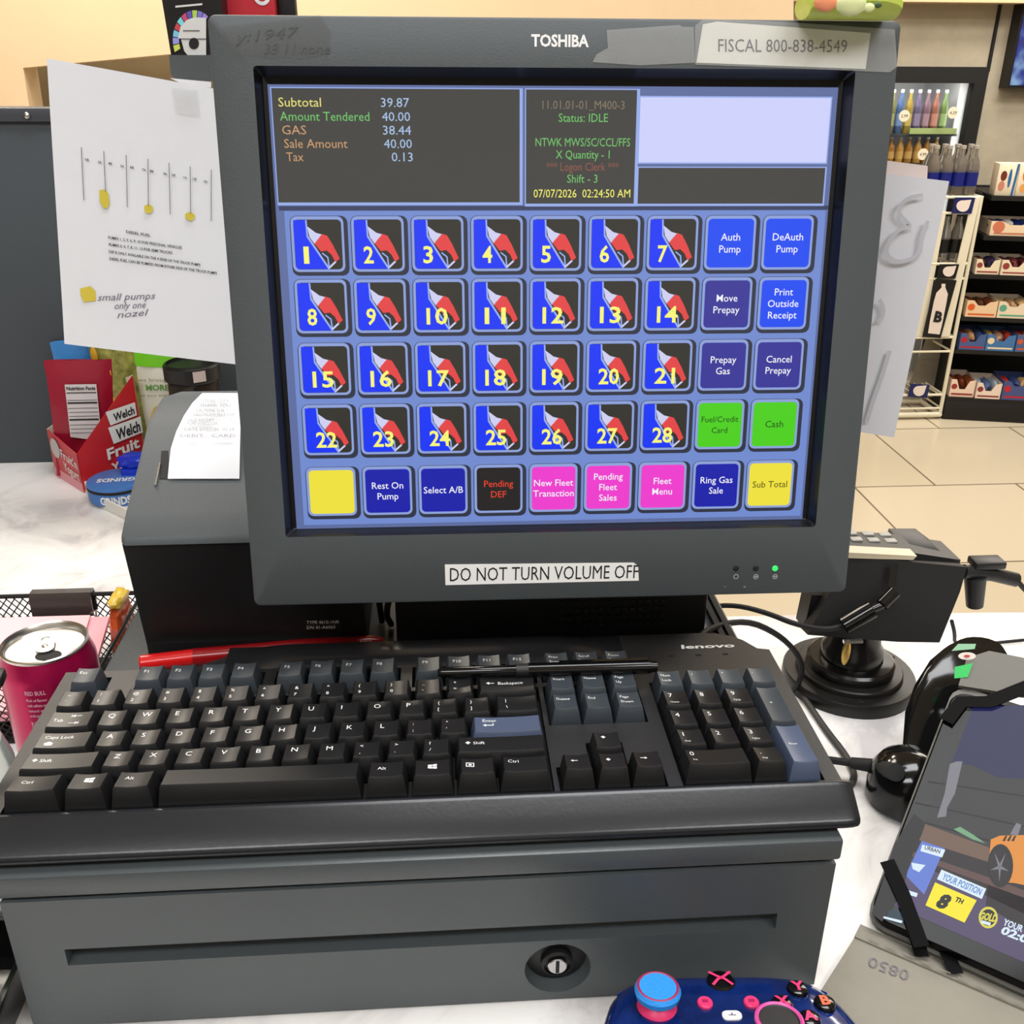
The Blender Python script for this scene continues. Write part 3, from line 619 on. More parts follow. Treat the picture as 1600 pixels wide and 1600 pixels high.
t.part('clip', MB().box((0, -.0012, 0), (.055, .0012, .0012), 0, Matrix.Translation(A + d * .55 + Vector((0, 0, .0043)))), GLOSS, world=True)

# ------------------------------------------------------------------ left notice, pole and boxes
LPL = Plane((0, .50, 0), (0, -1, 0))
def lp_(x, y, off=.0015): return LPL.at(x, y, off)
ws = [Y(73, 91, .5), Y(420, 154, .5), Y(430, 576, .5), Y(101, 537, .5)]
n = 8; vs = []; fs = []
def bil(s_, q): return ws[0] * (1 - s_) * (1 - q) + ws[1] * s_ * (1 - q) + ws[2] * s_ * q + ws[3] * (1 - s_) * q
for i in range(n + 1):
    for k in range(n + 1):
        p = bil(i / n, k / n); vs.append((p.x, p.y + .0012 * math.sin(3 * i / n) * math.sin(5 * k / n) - .0005 * (k == n), p.z))
for i in range(n):
    for k in range(n): a = i * (n + 1) + k; fs.append((a, a + 1, a + n + 2, a + n + 1))
pb = MB().add(vs, fs)
t = Thing('printed_notice', 'white printed diesel pump notice taped up left of the monitor', 'paper', M=Matrix.Translation(bil(.5, 1)))
t.part('sheet', pb, WHITE, world=True)
ln = MB(); NY = (0, -1, 0)
for x0, y0_, x1, y1 in ((127, 230, 131, 313), (162, 236, 165, 300), (197, 242, 199, 324), (231, 248, 232, 322), (264, 254, 266, 335), (297, 260, 298, 334), (330, 265, 330, 345)):
    ln.strip([lp_(x0, y0_), lp_(x1, y1)], .0006, NY, 0)
for tx, x, y in (('1B', 133, 251), ('3A', 153, 255), ('4B', 169, 257), ('5A', 188, 261), ('6B', 203, 263), ('7A', 222, 267), ('8B', 234, 269), ('9A', 255, 273), ('10B', 268, 275), ('11A', 286, 279), ('12B', 301, 281), ('13A', 318, 285)):
    ln.text_ab(tx, lp_(x, y), lp_(x + 6, y + 1), lp_(200, 296) - lp_(200, 300), 1, bold=.02)
for tx, a, b_ in (('DIESEL FUEL', (197, 364), (235, 370)), ('PUMPS 1, 2, 5, 6, 9, 10 FOR PERSONAL VEHICLES', (169, 373), (284, 389)), ('PUMPS 3, 4, 7, 8, 11, 12 FOR SEMI TRUCKS', (170, 384), (269, 397)), ('DEF IS ONLY AVAILABLE ON THE 4 SIDES OF THE TRUCK PUMPS', (170, 395), (313, 416)), ('DIESEL FUEL CAN BE PUMPED FROM EITHER SIDE OF THE TRUCK PUMPS', (171, 406), (339, 429))):
    ln.text_ab(tx, lp_(*a), lp_(*b_), lp_(200, 295.5) - lp_(200, 300), 1, bold=.02)
t.part('printed_lines', ln, [INKG, INK], world=True)
for pts in ([(155, 297), (163, 296), (169, 302), (171, 318), (168, 326), (161, 324), (156, 316)], [(225, 322), (232, 319), (238, 322), (239, 330), (233, 334), (226, 331)], [(289, 334), (297, 331), (304, 335), (304, 342), (298, 345), (290, 342)], [(125, 451), (141, 447), (149, 455), (150, 470), (131, 472), (126, 462)]):
    t.part('highlighter_mark', MB().poly([tuple(lp_(x, y, .0012)) for x, y in pts]), YELMARK, world=True)
hw = MB(); hp = mat('pen_grey_ink', (120, 112, 128), .8)
for tx, a, b_ in (('small pumps', (152, 470), (241, 467)), ('only one', (178, 483), (227, 481)), ('nozel', (183, 497), (228, 493))):
    hw.text_ab(tx, lp_(*a), lp_(*b_), lp_(200, 288) - lp_(200, 300), 0, slant=.25)
t.part('handwriting', hw, hp, world=True)
tp = MB().poly([tuple(lp_(x, y, .002)) for x, y in ((268, 136), (308, 140), (313, 182), (276, 176))])
t.part('tape', tp, TAPE, world=True)

t = Thing('display_pole', 'dark pole with flat grey platform behind the left notice', 'pole', (-.17, .53, 0))
t.part('pole', MB().box((-.185, .54, .01), (-.135, .575, .455), bev=.003), mat('pole_brown', (92, 80, 66), .6), world=True)
t.part('base', MB().box((-.21, .515, 0), (-.11, .60, .012), bev=.003), DARK, world=True)
q = [Y(264, 86, .53), Y(420, 86, .53), Y(420, 128, .53), Y(275, 126, .53), Y(267, 116, .53)]
t.part('platform', MB().loft([[tuple(p) for p in q], [(p.x, p.y + .09, p.z) for p in q]]), GREY, world=True)
t.part('tape_flap', MB().loft([[tuple(Y(x, y, .526)) for x, y in ((265, 122), (330, 128), (330, 137), (290, 133))], [tuple(Y(x, y, .5255)) for x, y in ((265, 122), (330, 128), (330, 137), (290, 133))]]), WHITE, world=True)
zt = Y(264, 86, .53).z
t = Thing('display_carton', 'black carton with a half rainbow dial standing above the left notice', 'box', (-.18, .57, zt))
A = Y(258, 40, .535); xr = Y(346, 0, .535).x
t.part('carton', MB().loft([[(A.x + .002, .535, zt), (xr, .535, zt), (xr, .61, zt), (A.x + .002, .61, zt)], [(A.x - .004, .535, zt + .13), (xr, .535, zt + .13), (xr, .61, zt + .13), (A.x - .004, .61, zt + .13)]]), mat('carton_black', (14, 13, 14), .4), world=True)
CPL = Plane((0, .5345, 0), (0, -1, 0)); em_ = MB(); cols = [(200, 210, 90), (150, 150, 220), (120, 190, 220), (190, 70, 80), (120, 210, 215), (190, 70, 110), (90, 80, 170), (170, 200, 90), (120, 110, 200), (150, 130, 200)]
cmats = [mat('dial_colour_%d' % i if False else 'dial_tint' + 'abcdefghij'[i], c, .5) for i, c in enumerate(cols)]
for i in range(10):
    a0, a1 = R(205 - i * 15.5), R(205 - (i + 1) * 15.5 + 2)
    p = []
    for (r_, a) in ((1, a0), (1, (a0 + a1) / 2), (1, a1), (.72, a1), (.72, a0)): p.append(tuple(CPL.at(304 + 34 * r_ * math.cos(a), 62 - 46 * r_ * math.sin(a), .0004)))
    em_.poly(p, i)
em_.poly([tuple(CPL.at(x, y, .0006)) for x, y in ((278, 60), (282, 42), (292, 31), (304, 27), (322, 28), (322, 61))], 10)
em_.poly([tuple(CPL.at(x, y, .0006)) for x, y in ((283, 62), (322, 62), (322, 87), (294, 87), (288, 80))], 10)
em_.poly([tuple(CPL.at(x, y, .0009)) for x, y in ((283, 60), (322, 60), (322, 62), (283, 62))], 11); em_.poly([tuple(CPL.at(x, y, .0009)) for x, y in ((286, 47), (312, 47), (312, 49), (286, 49))], 11)
em_.poly([tuple(CPL.at(303 + 8 * a, 68 + 9 * b_, .001)) for a, b_ in circ(1, 16)], 12)
em_.poly([tuple(CPL.at(x, y, .0006)) for x, y in ((274, 9), (316, 5), (316, 8), (274, 12))], 10)
t.part('printed_dial', em_, cmats + [mat('dial_grey', (206, 206, 204), .5), mat('dial_line', (110, 108, 110), .6), DARKM], world=True)
q = [Y(346, 40, .56), Y(432, 40, .56)]
t = Thing('red_carton', 'red carton with white ring behind the top left monitor edge', 'box', (-.12, .6, .47))
zt2 = zt
t.part('carton', MB().box((q[0].x + .002, .56, zt2), (q[1].x, .61, zt2 + .12)), mat('carton_red', (176, 30, 44), .5), world=True)
c = Y(409, -6, .5595); rg = MB(); Mr = Matrix.Translation(c) @ Matrix.Rotation(R(90), 4, 'X')
rg.loft([[(x, y, 0) for x, y in circ(.0075, 20)], [(x, y, 0.0003) for x, y in circ(.0045, 20)]], 0, Mr, c0=False, c1=False)
t.part('printed_ring', rg, WHITE, world=True)
single('pole_shelf_bracket', MB().box((q[0].x, .555, zt2 - .012), (-.055, .62, zt2)), DARK, 'black shelf bracket holding the red carton behind the monitor', 'bracket')
single('black_price_frame', MB().box((Y(433, 5, .57).x, .57, zt2), (Y(461, 5, .57).x, .585, zt2 + .12), bev=.002), DARK, 'narrow black frame beside the red carton behind the monitor', 'frame')

# green sweet packet on the monitor
zt = (MM @ Vector((.14, 0, (ocz + oh / 2) * SM))).z
b_ = MB(); A = Y(1252, 34, .085); B = Y(1390, 36, .085); w = (B.x - A.x)
lp2 = []
for s_, kz in ((0, .55), (.06, .85), (.2, 1), (.5, 1.0), (.8, .95), (.94, .8), (1, .6)):
    lp2.append([(A.x + w * s_, .085 + .016 * math.sin(a) * (.6 + .4 * kz), zt + .0005 + .011 * kz * (1 + math.cos(a))) for a in [2 * math.pi * i / 14 for i in range(14)]])
b_.loft(lp2)
t = Thing('green_sweet_packet', 'small shiny green packet lying on top of the monitor', 'packet', ((A.x + B.x) / 2, .085, zt))
t.part('wrapper', b_, mat('packet_green', (196, 212, 96), .25, bump=.4, bscale=120), world=True)
sp = MB()
for (x, y, r_, mi) in ((1290, 4, .006, 1), (1330, 6, .008, 0), (1372, 8, .002, 2), (1358, 12, .003, 0)):
    c = Y(x, y, .068); sp.sphere(c, r_, mi, 10, 6, (1, .3, .7))
t.part('printed_spots', sp, [mat('packet_pale', (222, 230, 170), .4), mat('packet_orange', (240, 150, 110), .4), mat('packet_dark', (70, 90, 50), .5)], world=True)

# ------------------------------------------------------------------ right hand notices
def hanging(name, label, y, corners, marks, dy, m):
    t = Thing(name, label, 'paper', M=Matrix.Translation(Y(corners[2][0], corners[2][1], y)))
    ws = [Y(a, b_, y) for a, b_ in corners]; n = 8; vs = []; fs = []
    for i in range(n + 1):
        for k in range(n + 1):
            s_, q = i / n, k / n; p = ws[0] * (1 - s_) * (1 - q) + ws[1] * s_ * (1 - q) + ws[2] * s_ * q + ws[3] * (1 - s_) * q
            vs.append((p.x, p.y + dy * math.sin(4 * s_ + 1.5 * q), p.z))
    for i in range(n):
        for k in range(n): a = i * (n + 1) + k; fs.append((a, a + 1, a + n + 2, a + n + 1))
    t.part('sheet', MB().add(vs, fs), m, world=True)
    if marks:
        for pts, wd_ in marks:
            mk = MB()
            P = [Y(a, b_, y - .0035) for a, b_ in pts]
            for _ in range(2):
                Q = [P[0]]
                for a, b_ in zip(P, P[1:]): Q += [a * .75 + b_ * .25, a * .25 + b_ * .75]
                P = Q + [P[-1]]
            mk.strip(P, wd_ * .75, (0, -1, 0))
            t.part('show_through_mark', mk, mat('show_through_grey', (190, 190, 197), .85), world=True)
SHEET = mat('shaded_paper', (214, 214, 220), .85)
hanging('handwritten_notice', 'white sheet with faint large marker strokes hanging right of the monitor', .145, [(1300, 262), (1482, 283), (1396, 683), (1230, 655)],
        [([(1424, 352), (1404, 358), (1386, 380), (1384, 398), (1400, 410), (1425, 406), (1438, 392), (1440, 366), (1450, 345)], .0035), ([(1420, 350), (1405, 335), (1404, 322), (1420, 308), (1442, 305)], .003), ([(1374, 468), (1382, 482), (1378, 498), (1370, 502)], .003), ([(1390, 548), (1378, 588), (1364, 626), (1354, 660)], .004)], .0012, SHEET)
hanging('folded_sheet', 'pinkish sheet peeking out behind the white sheet right of the monitor', .156, [(1300, 240), (1449, 259), (1440, 420), (1300, 420)], None, .0008, mat('pinkish_paper', (222, 208, 204), .85))

# ------------------------------------------------------------------ drinks can
cx, cy = -.2475, .118
t = Thing('drinks_can', 'pink metal drinks can with opened top left of the keyboard', 'can', (cx, cy, 0))
b_ = MB().lathe([(.022, 0), (.0245, .002), (.029, .007), (.0308, .014), (.0308, .112), (.0303, .1165), (.028, .1235), (.0272, .1265)], 0, n=40, c1=False)
v = []
def can_text(tx, a0, z, h, wid, bold=0.01):
    vv, ff, w = text_geo(tx, bold); sx = wid / w; k = []
    for p in vv:
        a = R(a0 - 8) + p[0] * sx / .0308; k.append((.03095 * math.cos(a), .03095 * math.sin(a), z + p[1] * h / CAP))
    b_.add(k, ff, 1)
for tx, z, h, wd_ in (('RED BULL', .1065, .0032, .013), ('Pack of flavour', .1015, .0022, .013), ('with caffeine and', .0975, .0022, .0125), ('natural and', .0935, .0022, .011), ('artificial flavors', .0895, .0022, .012), ('Nutrition', .0815, .0046, .016), ('Servings 1', .0760, .0028, .013), ('Calories 160', .0715, .0034, .014), ('Total Fat 0g', .067, .0024, .0125)): can_text(tx, 268, z, h, wd_)
t.part('body', b_, [mat('can_pink', (176, 18, 78), .28, metal=.55), mat('can_print', (230, 170, 190), .5)])
b_ = MB().lathe([(.0272, .1262), (.0278, .1272), (.0278, .1284), (.0266, .129), (.0256, .128), (.0245, .1245), (.0001, .1245)], 0, n=40, c0=False, c1=False)
lid_ = t.part('lid', b_, mat('can_aluminium', (205, 203, 198), .28, metal=1))
hole = [(x, y, .1248) for x, y in circ(.0085, 18, .006, -.0115, .0062)]
t.part('mouth_hole', MB().poly(hole), DARKM, parent=lid_)
ta = MB(); ro = rrect(.0115, .019, .005, 4, 0, 0); ri = rrect(.006, .006, .0025, 4, 0, .0045)
Mt = Matrix.Translation((.0005, -.0002, .1262)) @ Matrix.Rotation(R(14), 4, 'Z') @ Matrix.Rotation(R(6), 4, 'X')
ta.loft([[(x, y, 0) for x, y in ro], [(x, y, .0011) for x, y in ro], [(x, y, .0011) for x, y in ri], [(x, y, 0) for x, y in ri]], 0, Mt, c0=False, c1=False)
ta.lathe([(.0022, -.001), (.0022, .0014), (.0016, .0018)], 0, Mt @ Matrix.Translation((0, -.003, 0)), 12)
t.part('pull_tab', ta, mat('tab_bright', (225, 225, 222), .2, metal=1), parent=lid_)

# sanitiser bottle far left
sx_, sy_ = -.2565, .004
t = Thing('sanitizer_bottle', 'clear pump bottle of hand gel at the far left edge by the can', 'bottle', (sx_, sy_, 0))
b_ = MB().lathe([(.024, 0), (.0275, .004), (.028, .02), (.028, .115), (.024, .13), (.012, .138), (.012, .142)], 0, n=28)
bd = t.part('bottle', b_, mat('clear_plastic', (226, 232, 228), .12, trans=.7, alpha=1, ior=1.3))
lbm = MB(); n = 20
lbm.loft([[(.0283 * math.cos(R(200 + 200 * i / n)), .0283 * math.sin(R(200 + 200 * i / n)), z) for i in range(n + 1)] for z in (.045, .078, .079, .088)], 0, closed=False, c0=False, c1=False)
lbm.m = [0] * n + [1] * n + [2] * n
vv, ff, w = text_geo('Purell', .02)
k = []
for p in vv:
    a = R(285) + p[0] * .036 / w / .0283; k.append((.0287 * math.cos(a), .0287 * math.sin(a), .068 + p[1] * .009))
lbm.add(k, ff, 3)
t.part('label', lbm, [mat('gel_label_blue', (22, 26, 84), .4), mat('gel_label_red', (150, 30, 40), .4), mat('gel_label_green', (150, 190, 130), .4), LEGEND], parent=bd)
t.part('pump', MB().lathe([(.0125, .14), (.0125, .155), (.006, .157), (.006, .168), (.011, .169), (.011, .175), (.009, .177)], 0, n=20).box((-.002, -.006, .168), (.034, .006, .175), 0, Matrix.Rotation(R(10), 4, 'Z'), .002), DARK)

# wire basket behind the can
bx0, bx1, by0, by1, bz = -.43, -.2425, .172, .305, .062
t = Thing('wire_basket', 'black wire mesh letter tray left of the receipt printer', 'tray', ((bx0 + bx1) / 2, (by0 + by1) / 2, 0))
fx = .008                                                           # sides flare a little
rim = [(bx0, by0, bz), (bx1, by0, bz), (bx1, by1, bz), (bx0, by1, bz), (bx0, by0, bz)]; bot = [(bx0 + fx, by0 + fx, .003), (bx1 - fx, by0 + fx, .003), (bx1 - fx, by1 - fx, .003), (bx0 + fx, by1 - fx, .003), (bx0 + fx, by0 + fx, .003)]
t.part('rim', MB().tube(rim, .002, n=6), DARKM, world=True)
t.part('base', MB().box((bx0 + fx, by0 + fx, .001), (bx1 - fx, by1 - fx, .003)), DARKM, world=True)
t.part('corner_post', MB().tube([(bx1, by1, bz), (bx1 - fx, by1 - fx, .003)], .0018, n=6), DARKM, world=True)
me = MB()
def mesh_side(a, b_, c, d):                                         # a,b top edge, c,d bottom edge
    a, b_, c, d = map(Vector, (a, b_, c, d)); L = (b_ - a).length; H = (c - a).length; nn = (b_ - a).cross(c - a).normalized()
    st = .0068; k = H / 1.15
    for sgn in (1, -1):
        x = -k if sgn > 0 else 0
        while x < L + (0 if sgn > 0 else k):
            s0, s1 = x, x + sgn * k; t0, t1 = 0.0, 1.0
            lo, hi = 0.0, L
            if sgn > 0:
                if s0 < lo: t0 = (lo - s0) / k
                if s1 > hi: t1 = (hi - s0) / k
            else:
                if s0 > hi: t0 = (s0 - hi) / k
                if s1 < lo: t1 = (s0 - lo) / k
            if t1 - t0 > .02:
                P0 = a.lerp(b_, (s0 + sgn * k * t0) / L) + (c - a) * t0; P1 = a.lerp(b_, (s0 + sgn * k * t1) / L) + (c - a) * t1
                me.strip([P0, P1], .0011, nn)
            x += st
mesh_side(rim[3], rim[2], bot[3], bot[2]); mesh_side(rim[2], rim[1], bot[2], bot[1]); mesh_side(rim[0], rim[1], bot[0], bot[1])
t.part('wire_mesh', me, DARKM, world=True)
# binder clip on the rear rim
t = Thing('binder_clip', 'large black binder clip on the wire tray rear rim', 'clip', (Y(98, 940, .305).x, .305, .04))
x0, x1 = Y(50, 935, .305).x, Y(146, 935, .305).x
t.part('spring', MB().loft([[(x, y, z) for y, z in ((.2985, .044), (.2985, .061), (.301, .066), (.309, .066), (.3115, .061), (.3115, .044), (.3095, .044), (.3095, .0605), (.3085, .064), (.3015, .064), (.3005, .0605), (.3005, .044))] for x in (x0, x1)]), mat('clip_black', (58, 52, 50), .3, bump=.2, bscale=200), world=True)
t.part('handle', MB().tube([(x1 - .005, .3, .045), (x1 + .003, .298, .05), (x1 + .002, .297, .04), (x1 - .006, .298, .03)], .0011, n=6), STEEL, world=True)
# pink papers in the tray
def sheet(name, pts, th, m, label, cat, group=None):
    P = [Vector(p) for p in pts]; b_ = MB().loft([[tuple(p) for p in P], [(p.x, p.y, p.z + th) for p in P]]); return single(name, b_, m, label, cat, group)
PK = mat('pink_paper', (240, 168, 176), .8)
sheet('pink_form', [(-.40, .182, .020), (-.262, .182, .020), (-.268, .29, .044), (-.40, .29, .044)], .004, PK, 'stack of pink forms leaning in the wire tray, under the loose sheet', 'paper')
sheet('pink_slip', [(-.40, .184, .027), (-.276, .184, .027), (-.283, .288, .050), (-.40, .288, .050)], .001, mat('pale_pink_paper', (246, 188, 192), .8), 'loose paler pink sheet lying uppermost in the wire tray', 'paper')
# crumpled snack wrapper beside the tray papers
def crumple(cx, cy, cz, sx, sy, sz, m, seed, mb=None, mi=0):
    rnd = random.Random(seed); mb = mb or MB(); nu, nv = 14, 9; vs = []
    ph = [rnd.uniform(0, 6) for _ in range(6)]
    loops = []
    for k in range(nv + 1):
        th = math.pi * k / nv; lp = []
        for i in range(nu):
            a = 2 * math.pi * i / nu; q = 1 + .16 * math.sin(3 * a + ph[0] + 2 * th) + .1 * math.sin(7 * a + ph[1] - 3 * th) + rnd.uniform(-.08, .08)
            sq = lambda v: math.copysign(abs(v) ** .7, v)
            lp.append((cx + sx * q * sq(math.sin(th) * math.cos(a)), cy + sy * q * sq(math.sin(th) * math.sin(a)), cz + sz * (1 + .1 * rnd.uniform(-1, 1)) * -math.cos(th)))
        loops.append(lp)
    return mb.loft(loops, mi)
t = Thing('snack_bag', 'orange and yellow snack bag standing in the wire tray corner', 'snack bag', (-.262, .27, .003))
t.part('wrapper', crumple(-.2525, .272, .039, .008, .018, .035, None, 3), mat('bag_orange', (196, 84, 44), .25, bump=.4, bscale=150, vary=.5, vscale=60), world=True)
t.part('top_seal', crumple(-.2520, .275, .074, .006, .014, .006, None, 5), mat('bag_yellow', (226, 190, 70), .3), world=True)
# black organiser at the lower left
t = Thing('pen_tray', 'shiny black tray at the bottom left beside the cash drawer', 'tray', (-.29, -.06, 0))
t.part('tray', MB().loft([[(x, y, z) for x, y in rrect(w, d, .006, 3, -.290, -.062)] for w, d, z in ((.14, .07, 0), (.146, .076, .030), (.140, .070, .030), (.134, .064, .004))], c0=True, c1=True), GLOSS, world=True)
for i in range(4):
    c = (-.236 + .004 * (i % 2), -.05 - .011 * i, .0046 + .0016 * (i % 2))
    single('coin', MB().lathe([(.0095, 0), (.0097, .0004), (.0097, .0013), (.0093, .0017)], 0, Matrix.Translation(c), 20), STEEL, ['silver coin in the black tray, furthest back', 'silver coin in the black tray, second from the back', 'silver coin in the black tray, third from the back', 'silver coin in the black tray, nearest the front'][i], 'coin', 'coins in the black tray')

# ------------------------------------------------------------------ left divider panel and snacks
t = Thing('counter_divider', 'tall dark grey divider panel standing on the left of the counter', 'partition', (-.55, .80, 0))
t.part('panel', MB().box((-1.2, .785, 0), (-.19, .815, .418), bev=.002), mat('divider_grey', (62, 68, 73), .6), world=True)
t.part('top_rail', MB().box((-1.2, .779, .418), (-.19, .821, .433), bev=.0015), mat('divider_rail', (58, 60, 66), .45), world=True)
bt = Y(43, 181, .779)
t.part('bolt', MB().sphere((bt.x, .778, bt.z), .0042, 0, 14, 8), STEEL, world=True)

# white tray under the snacks
tr = [Z(122, 752, .0), Z(150, 790, 0), Z(262, 842, 0), Z(300, 770, 0)]
b_ = MB(); cen = sum(tr, Vector()) / 4
tro = [(p.x, p.y) for p in tr]; tri = [((p.x - cen.x) * .93 + cen.x, (p.y - cen.y) * .93 + cen.y) for p in tr]
b_.loft([[(x, y, .0005) for x, y in tro], [(x, y, .014) for x, y in tro], [(x, y, .014) for x, y in tri], [(x, y, .003) for x, y in tri]])
single('white_tray', b_, mat('tray_white', (232, 230, 224), .4), 'shallow white tray under the blue tin on the left counter', 'tray')
# display carton: two visible faces
A = Z(87, 742, 0); Bc = Z(131, 770, 0); dl = (Bc - A); dl.z = 0
dr = Vector((-dl.y, dl.x, 0)).normalized() * .085
UPZ = Vector((0, 0, 1))
zl = .062
t = Thing('fruit_snack_carton', 'red open display carton of fruit snack pouches by the divider', 'carton', M=Matrix.Translation((A + Bc + dr) / 2))
CREAM = mat('carton_cream', (226, 216, 190), .7); CRED = mat('carton_bright_red', (186, 34, 40), .4); CPINK = mat('carton_pink_red', (200, 70, 76), .45); CSTRIPE = mat('carton_pink_stripe', (222, 150, 160), .5)
def face(mb, P0, P1, z0, z1a, z1b, mi, th=.0012):
    n_ = (P1 - P0).cross(UPZ).normalized() * th
    q = [P0 + UPZ * z0, P1 + UPZ * z0, P1 + UPZ * z1b, P0 + UPZ * z1a]
    mb.loft([[tuple(p) for p in q], [tuple(p - n_) for p in q]], mi)
fl = MB(); face(fl, A, Bc, .012, zl, zl - .012, 0); face(fl, A + (dl.cross(UPZ).normalized()) * .0004, Bc + (dl.cross(UPZ).normalized()) * .0004, .0, .012, .012, 1)
nl = dl.cross(UPZ).normalized() * .0014
fl.text_ab("Fruit'n", A + dl * .42 + UPZ * .034 + nl, A + dl * .97 + UPZ * .030 + nl, UPZ * .012, 2, bold=.01); fl.text_ab('Yogurt', A + dl * .46 + UPZ * .018 + nl, A + dl * .97 + UPZ * .015 + nl, UPZ * .012, 2, bold=.01)
fl.add([tuple(A + dl * (.24 + .16 * a) + UPZ * (.042 + .013 * b_) + nl) for a, b_ in circ(1, 18)], [tuple(range(18))], 3)
t.part('end_panel', fl, [CPINK, CSTRIPE, LEGEND, mat('badge_grey', (196, 190, 190), .5)], world=True)
fr_ = MB(); nr = dr.cross(UPZ).normalized()
face(fr_, Bc, Bc + dr, 0, zl - .012, .132, 0)
for tx, s0, s1, z, h in (('Welch', .6, .97, .056, .014), ('Fruit', .42, .92, .034, .014), ('Yogurt', .45, .96, .016, .012), ('Welch', .60, .92, .080, .010)):
    q0 = Bc + dr * s0 + UPZ * z + nr * .0016; q1 = Bc + dr * s1 + UPZ * (z + (s1 - s0) * .012) + nr * .0016
    if tx == 'Welch':
        fr_.poly([tuple(q0 + UPZ * -.004 - dr * .06), tuple(q1 + UPZ * -.003 + dr * .03), tuple(q1 + UPZ * (h + .004) + dr * .03), tuple(q0 + UPZ * (h + .004) - dr * .1)], 1)
    fr_.text_ab(tx, q0 + nr * .0004, q1 + nr * .0004, UPZ * h, 2 if tx == 'Welch' else 1, bold=.03)
t.part('side_panel', fr_, [CRED, LEGEND, INK], world=True)
bk = MB(); face(bk, A + dr, A, 0, .10, zl, 0); face(bk, Bc + dr, A + dr, 0, .132, .10, 0); bk.loft([[tuple(p + UPZ * .0008) for p in (A, Bc, Bc + dr, A + dr)], [tuple(p + UPZ * .0025) for p in (A, Bc, Bc + dr, A + dr)]])
t.part('back_panel', bk, CREAM, world=True)
def pouch(name, label, base, w, h, d, lean, rz, mats, extra=None, seed=1, zig=True):
    """flat pillow pouch: base point, local x = width, y = depth, z = height"""
    M = Matrix.Translation(base) @ Matrix.Rotation(rz, 4, 'Z') @ Matrix.Rotation(lean[0], 4, 'X') @ Matrix.Rotation(lean[1], 4, 'Y')
    t = Thing(name, label, 'snack bag', M=M); rnd = random.Random(seed); nu, nv = 10, 12; loops = []
    for k in range(nv + 1):
        v = k / nv; bulge = (math.sin(math.pi * min(1, max(0, (v - .04) / .92))) ** .55) if 0 < k < nv else .02
        lp = []
        for i in range(nu * 2):
            s_ = i / nu if i <= nu else 2 - i / nu; sg = -1 if i < nu else 1
            x = (s_ - .5) * w * (1 - .06 * bulge); b_ = math.sin(math.pi * s_) ** .6 if 0 < s_ < 1 else 0
            lp.append((x, sg * (d / 2 * bulge * b_ + .0006) + .0012 * rnd.uniform(-1, 1) * bulge, v * h + .001 * rnd.uniform(-1, 1)))
        loops.append(lp)
    t.part('wrapper', MB().loft(loops), mats, ang=60)
    return t, M
def pface(w, h, d, v0, v1, s0=.06, s1=.94, off=.0012):               # strip of the pouch's front skin
    mb = MB(); loops = []
    for k in range(9):
        v = v0 + (v1 - v0) * k / 8; bulge = math.sin(math.pi * min(1, max(0.001, (v - .04) / .92))) ** .55; lp = []
        for i in range(9):
            s_ = s0 + (s1 - s0) * i / 8; lp.append(((s_ - .5) * w * (1 - .06 * bulge), -(d / 2 * bulge * math.sin(math.pi * s_) ** .6 + .0006) - off, v * h))
        loops.append(lp)
    return mb.loft(loops, closed=False, c0=False, c1=False)
ang = math.atan2(dl.y, dl.x)
FOIL_B = mat('foil_blue', (62, 132, 200), .25, bump=.3, bscale=90); MAROON = mat('foil_maroon', (146, 18, 44), .32, bump=.25, bscale=90)
mid = (A + Bc) / 2 + dr * .34 + UPZ * .003 - dl * .06; RZ = R(10)
pouch('blue_snack_pouch', 'light blue foil pouch at the back of the red fruit snack carton', (A + Bc) / 2 + dr * .66 + UPZ * .003 - dl * .52, .058, .160, .012, (R(-2), R(-1)), RZ, FOIL_B, seed=2)
t, M = pouch('maroon_snack_pouch', 'maroon pouch with a white nutrition panel in the red fruit snack carton', mid, .078, .146, .016, (R(-5), R(3)), RZ, MAROON, seed=4)
nf = MB(); 
nf.poly([(-.016, -.0112, .052), (.020, -.0112, .046), (.020, -.0112, .118), (-.016, -.0112, .118)], 0)
nf.text('Nutrition Facts', .002, .111, .0045, 1, bold=.03, fit=.033, M=Matrix(((1, 0, 0, 0), (0, 0, -1, -.0117), (0, 1, 0, 0), (0, 0, 0, 1))))
for i, (z, hh) in enumerate(((.107, .0012), (.098, .0006), (.094, .002), (.088, .0006), (.083, .0006), (.078, .0006), (.073, .002), (.067, .0006), (.062, .0006), (.057, .0006))): nf.poly([(-.015, -.0117, z), (.019, -.0117, z), (.019, -.0117, z + hh), (-.015, -.0117, z + hh)], 1)
t.part('nutrition_panel', nf, [mat('panel_grey', (206, 200, 202), .5), INK])
pouch('red_snack_pouch', 'bright red pouch wedged behind the maroon pouch in the carton', (A + Bc) / 2 + dr * .74 - dl * .02 + UPZ * .003, .034, .152, .010, (R(-3), R(6)), RZ, mat('foil_red', (206, 22, 30), .3), seed=9)
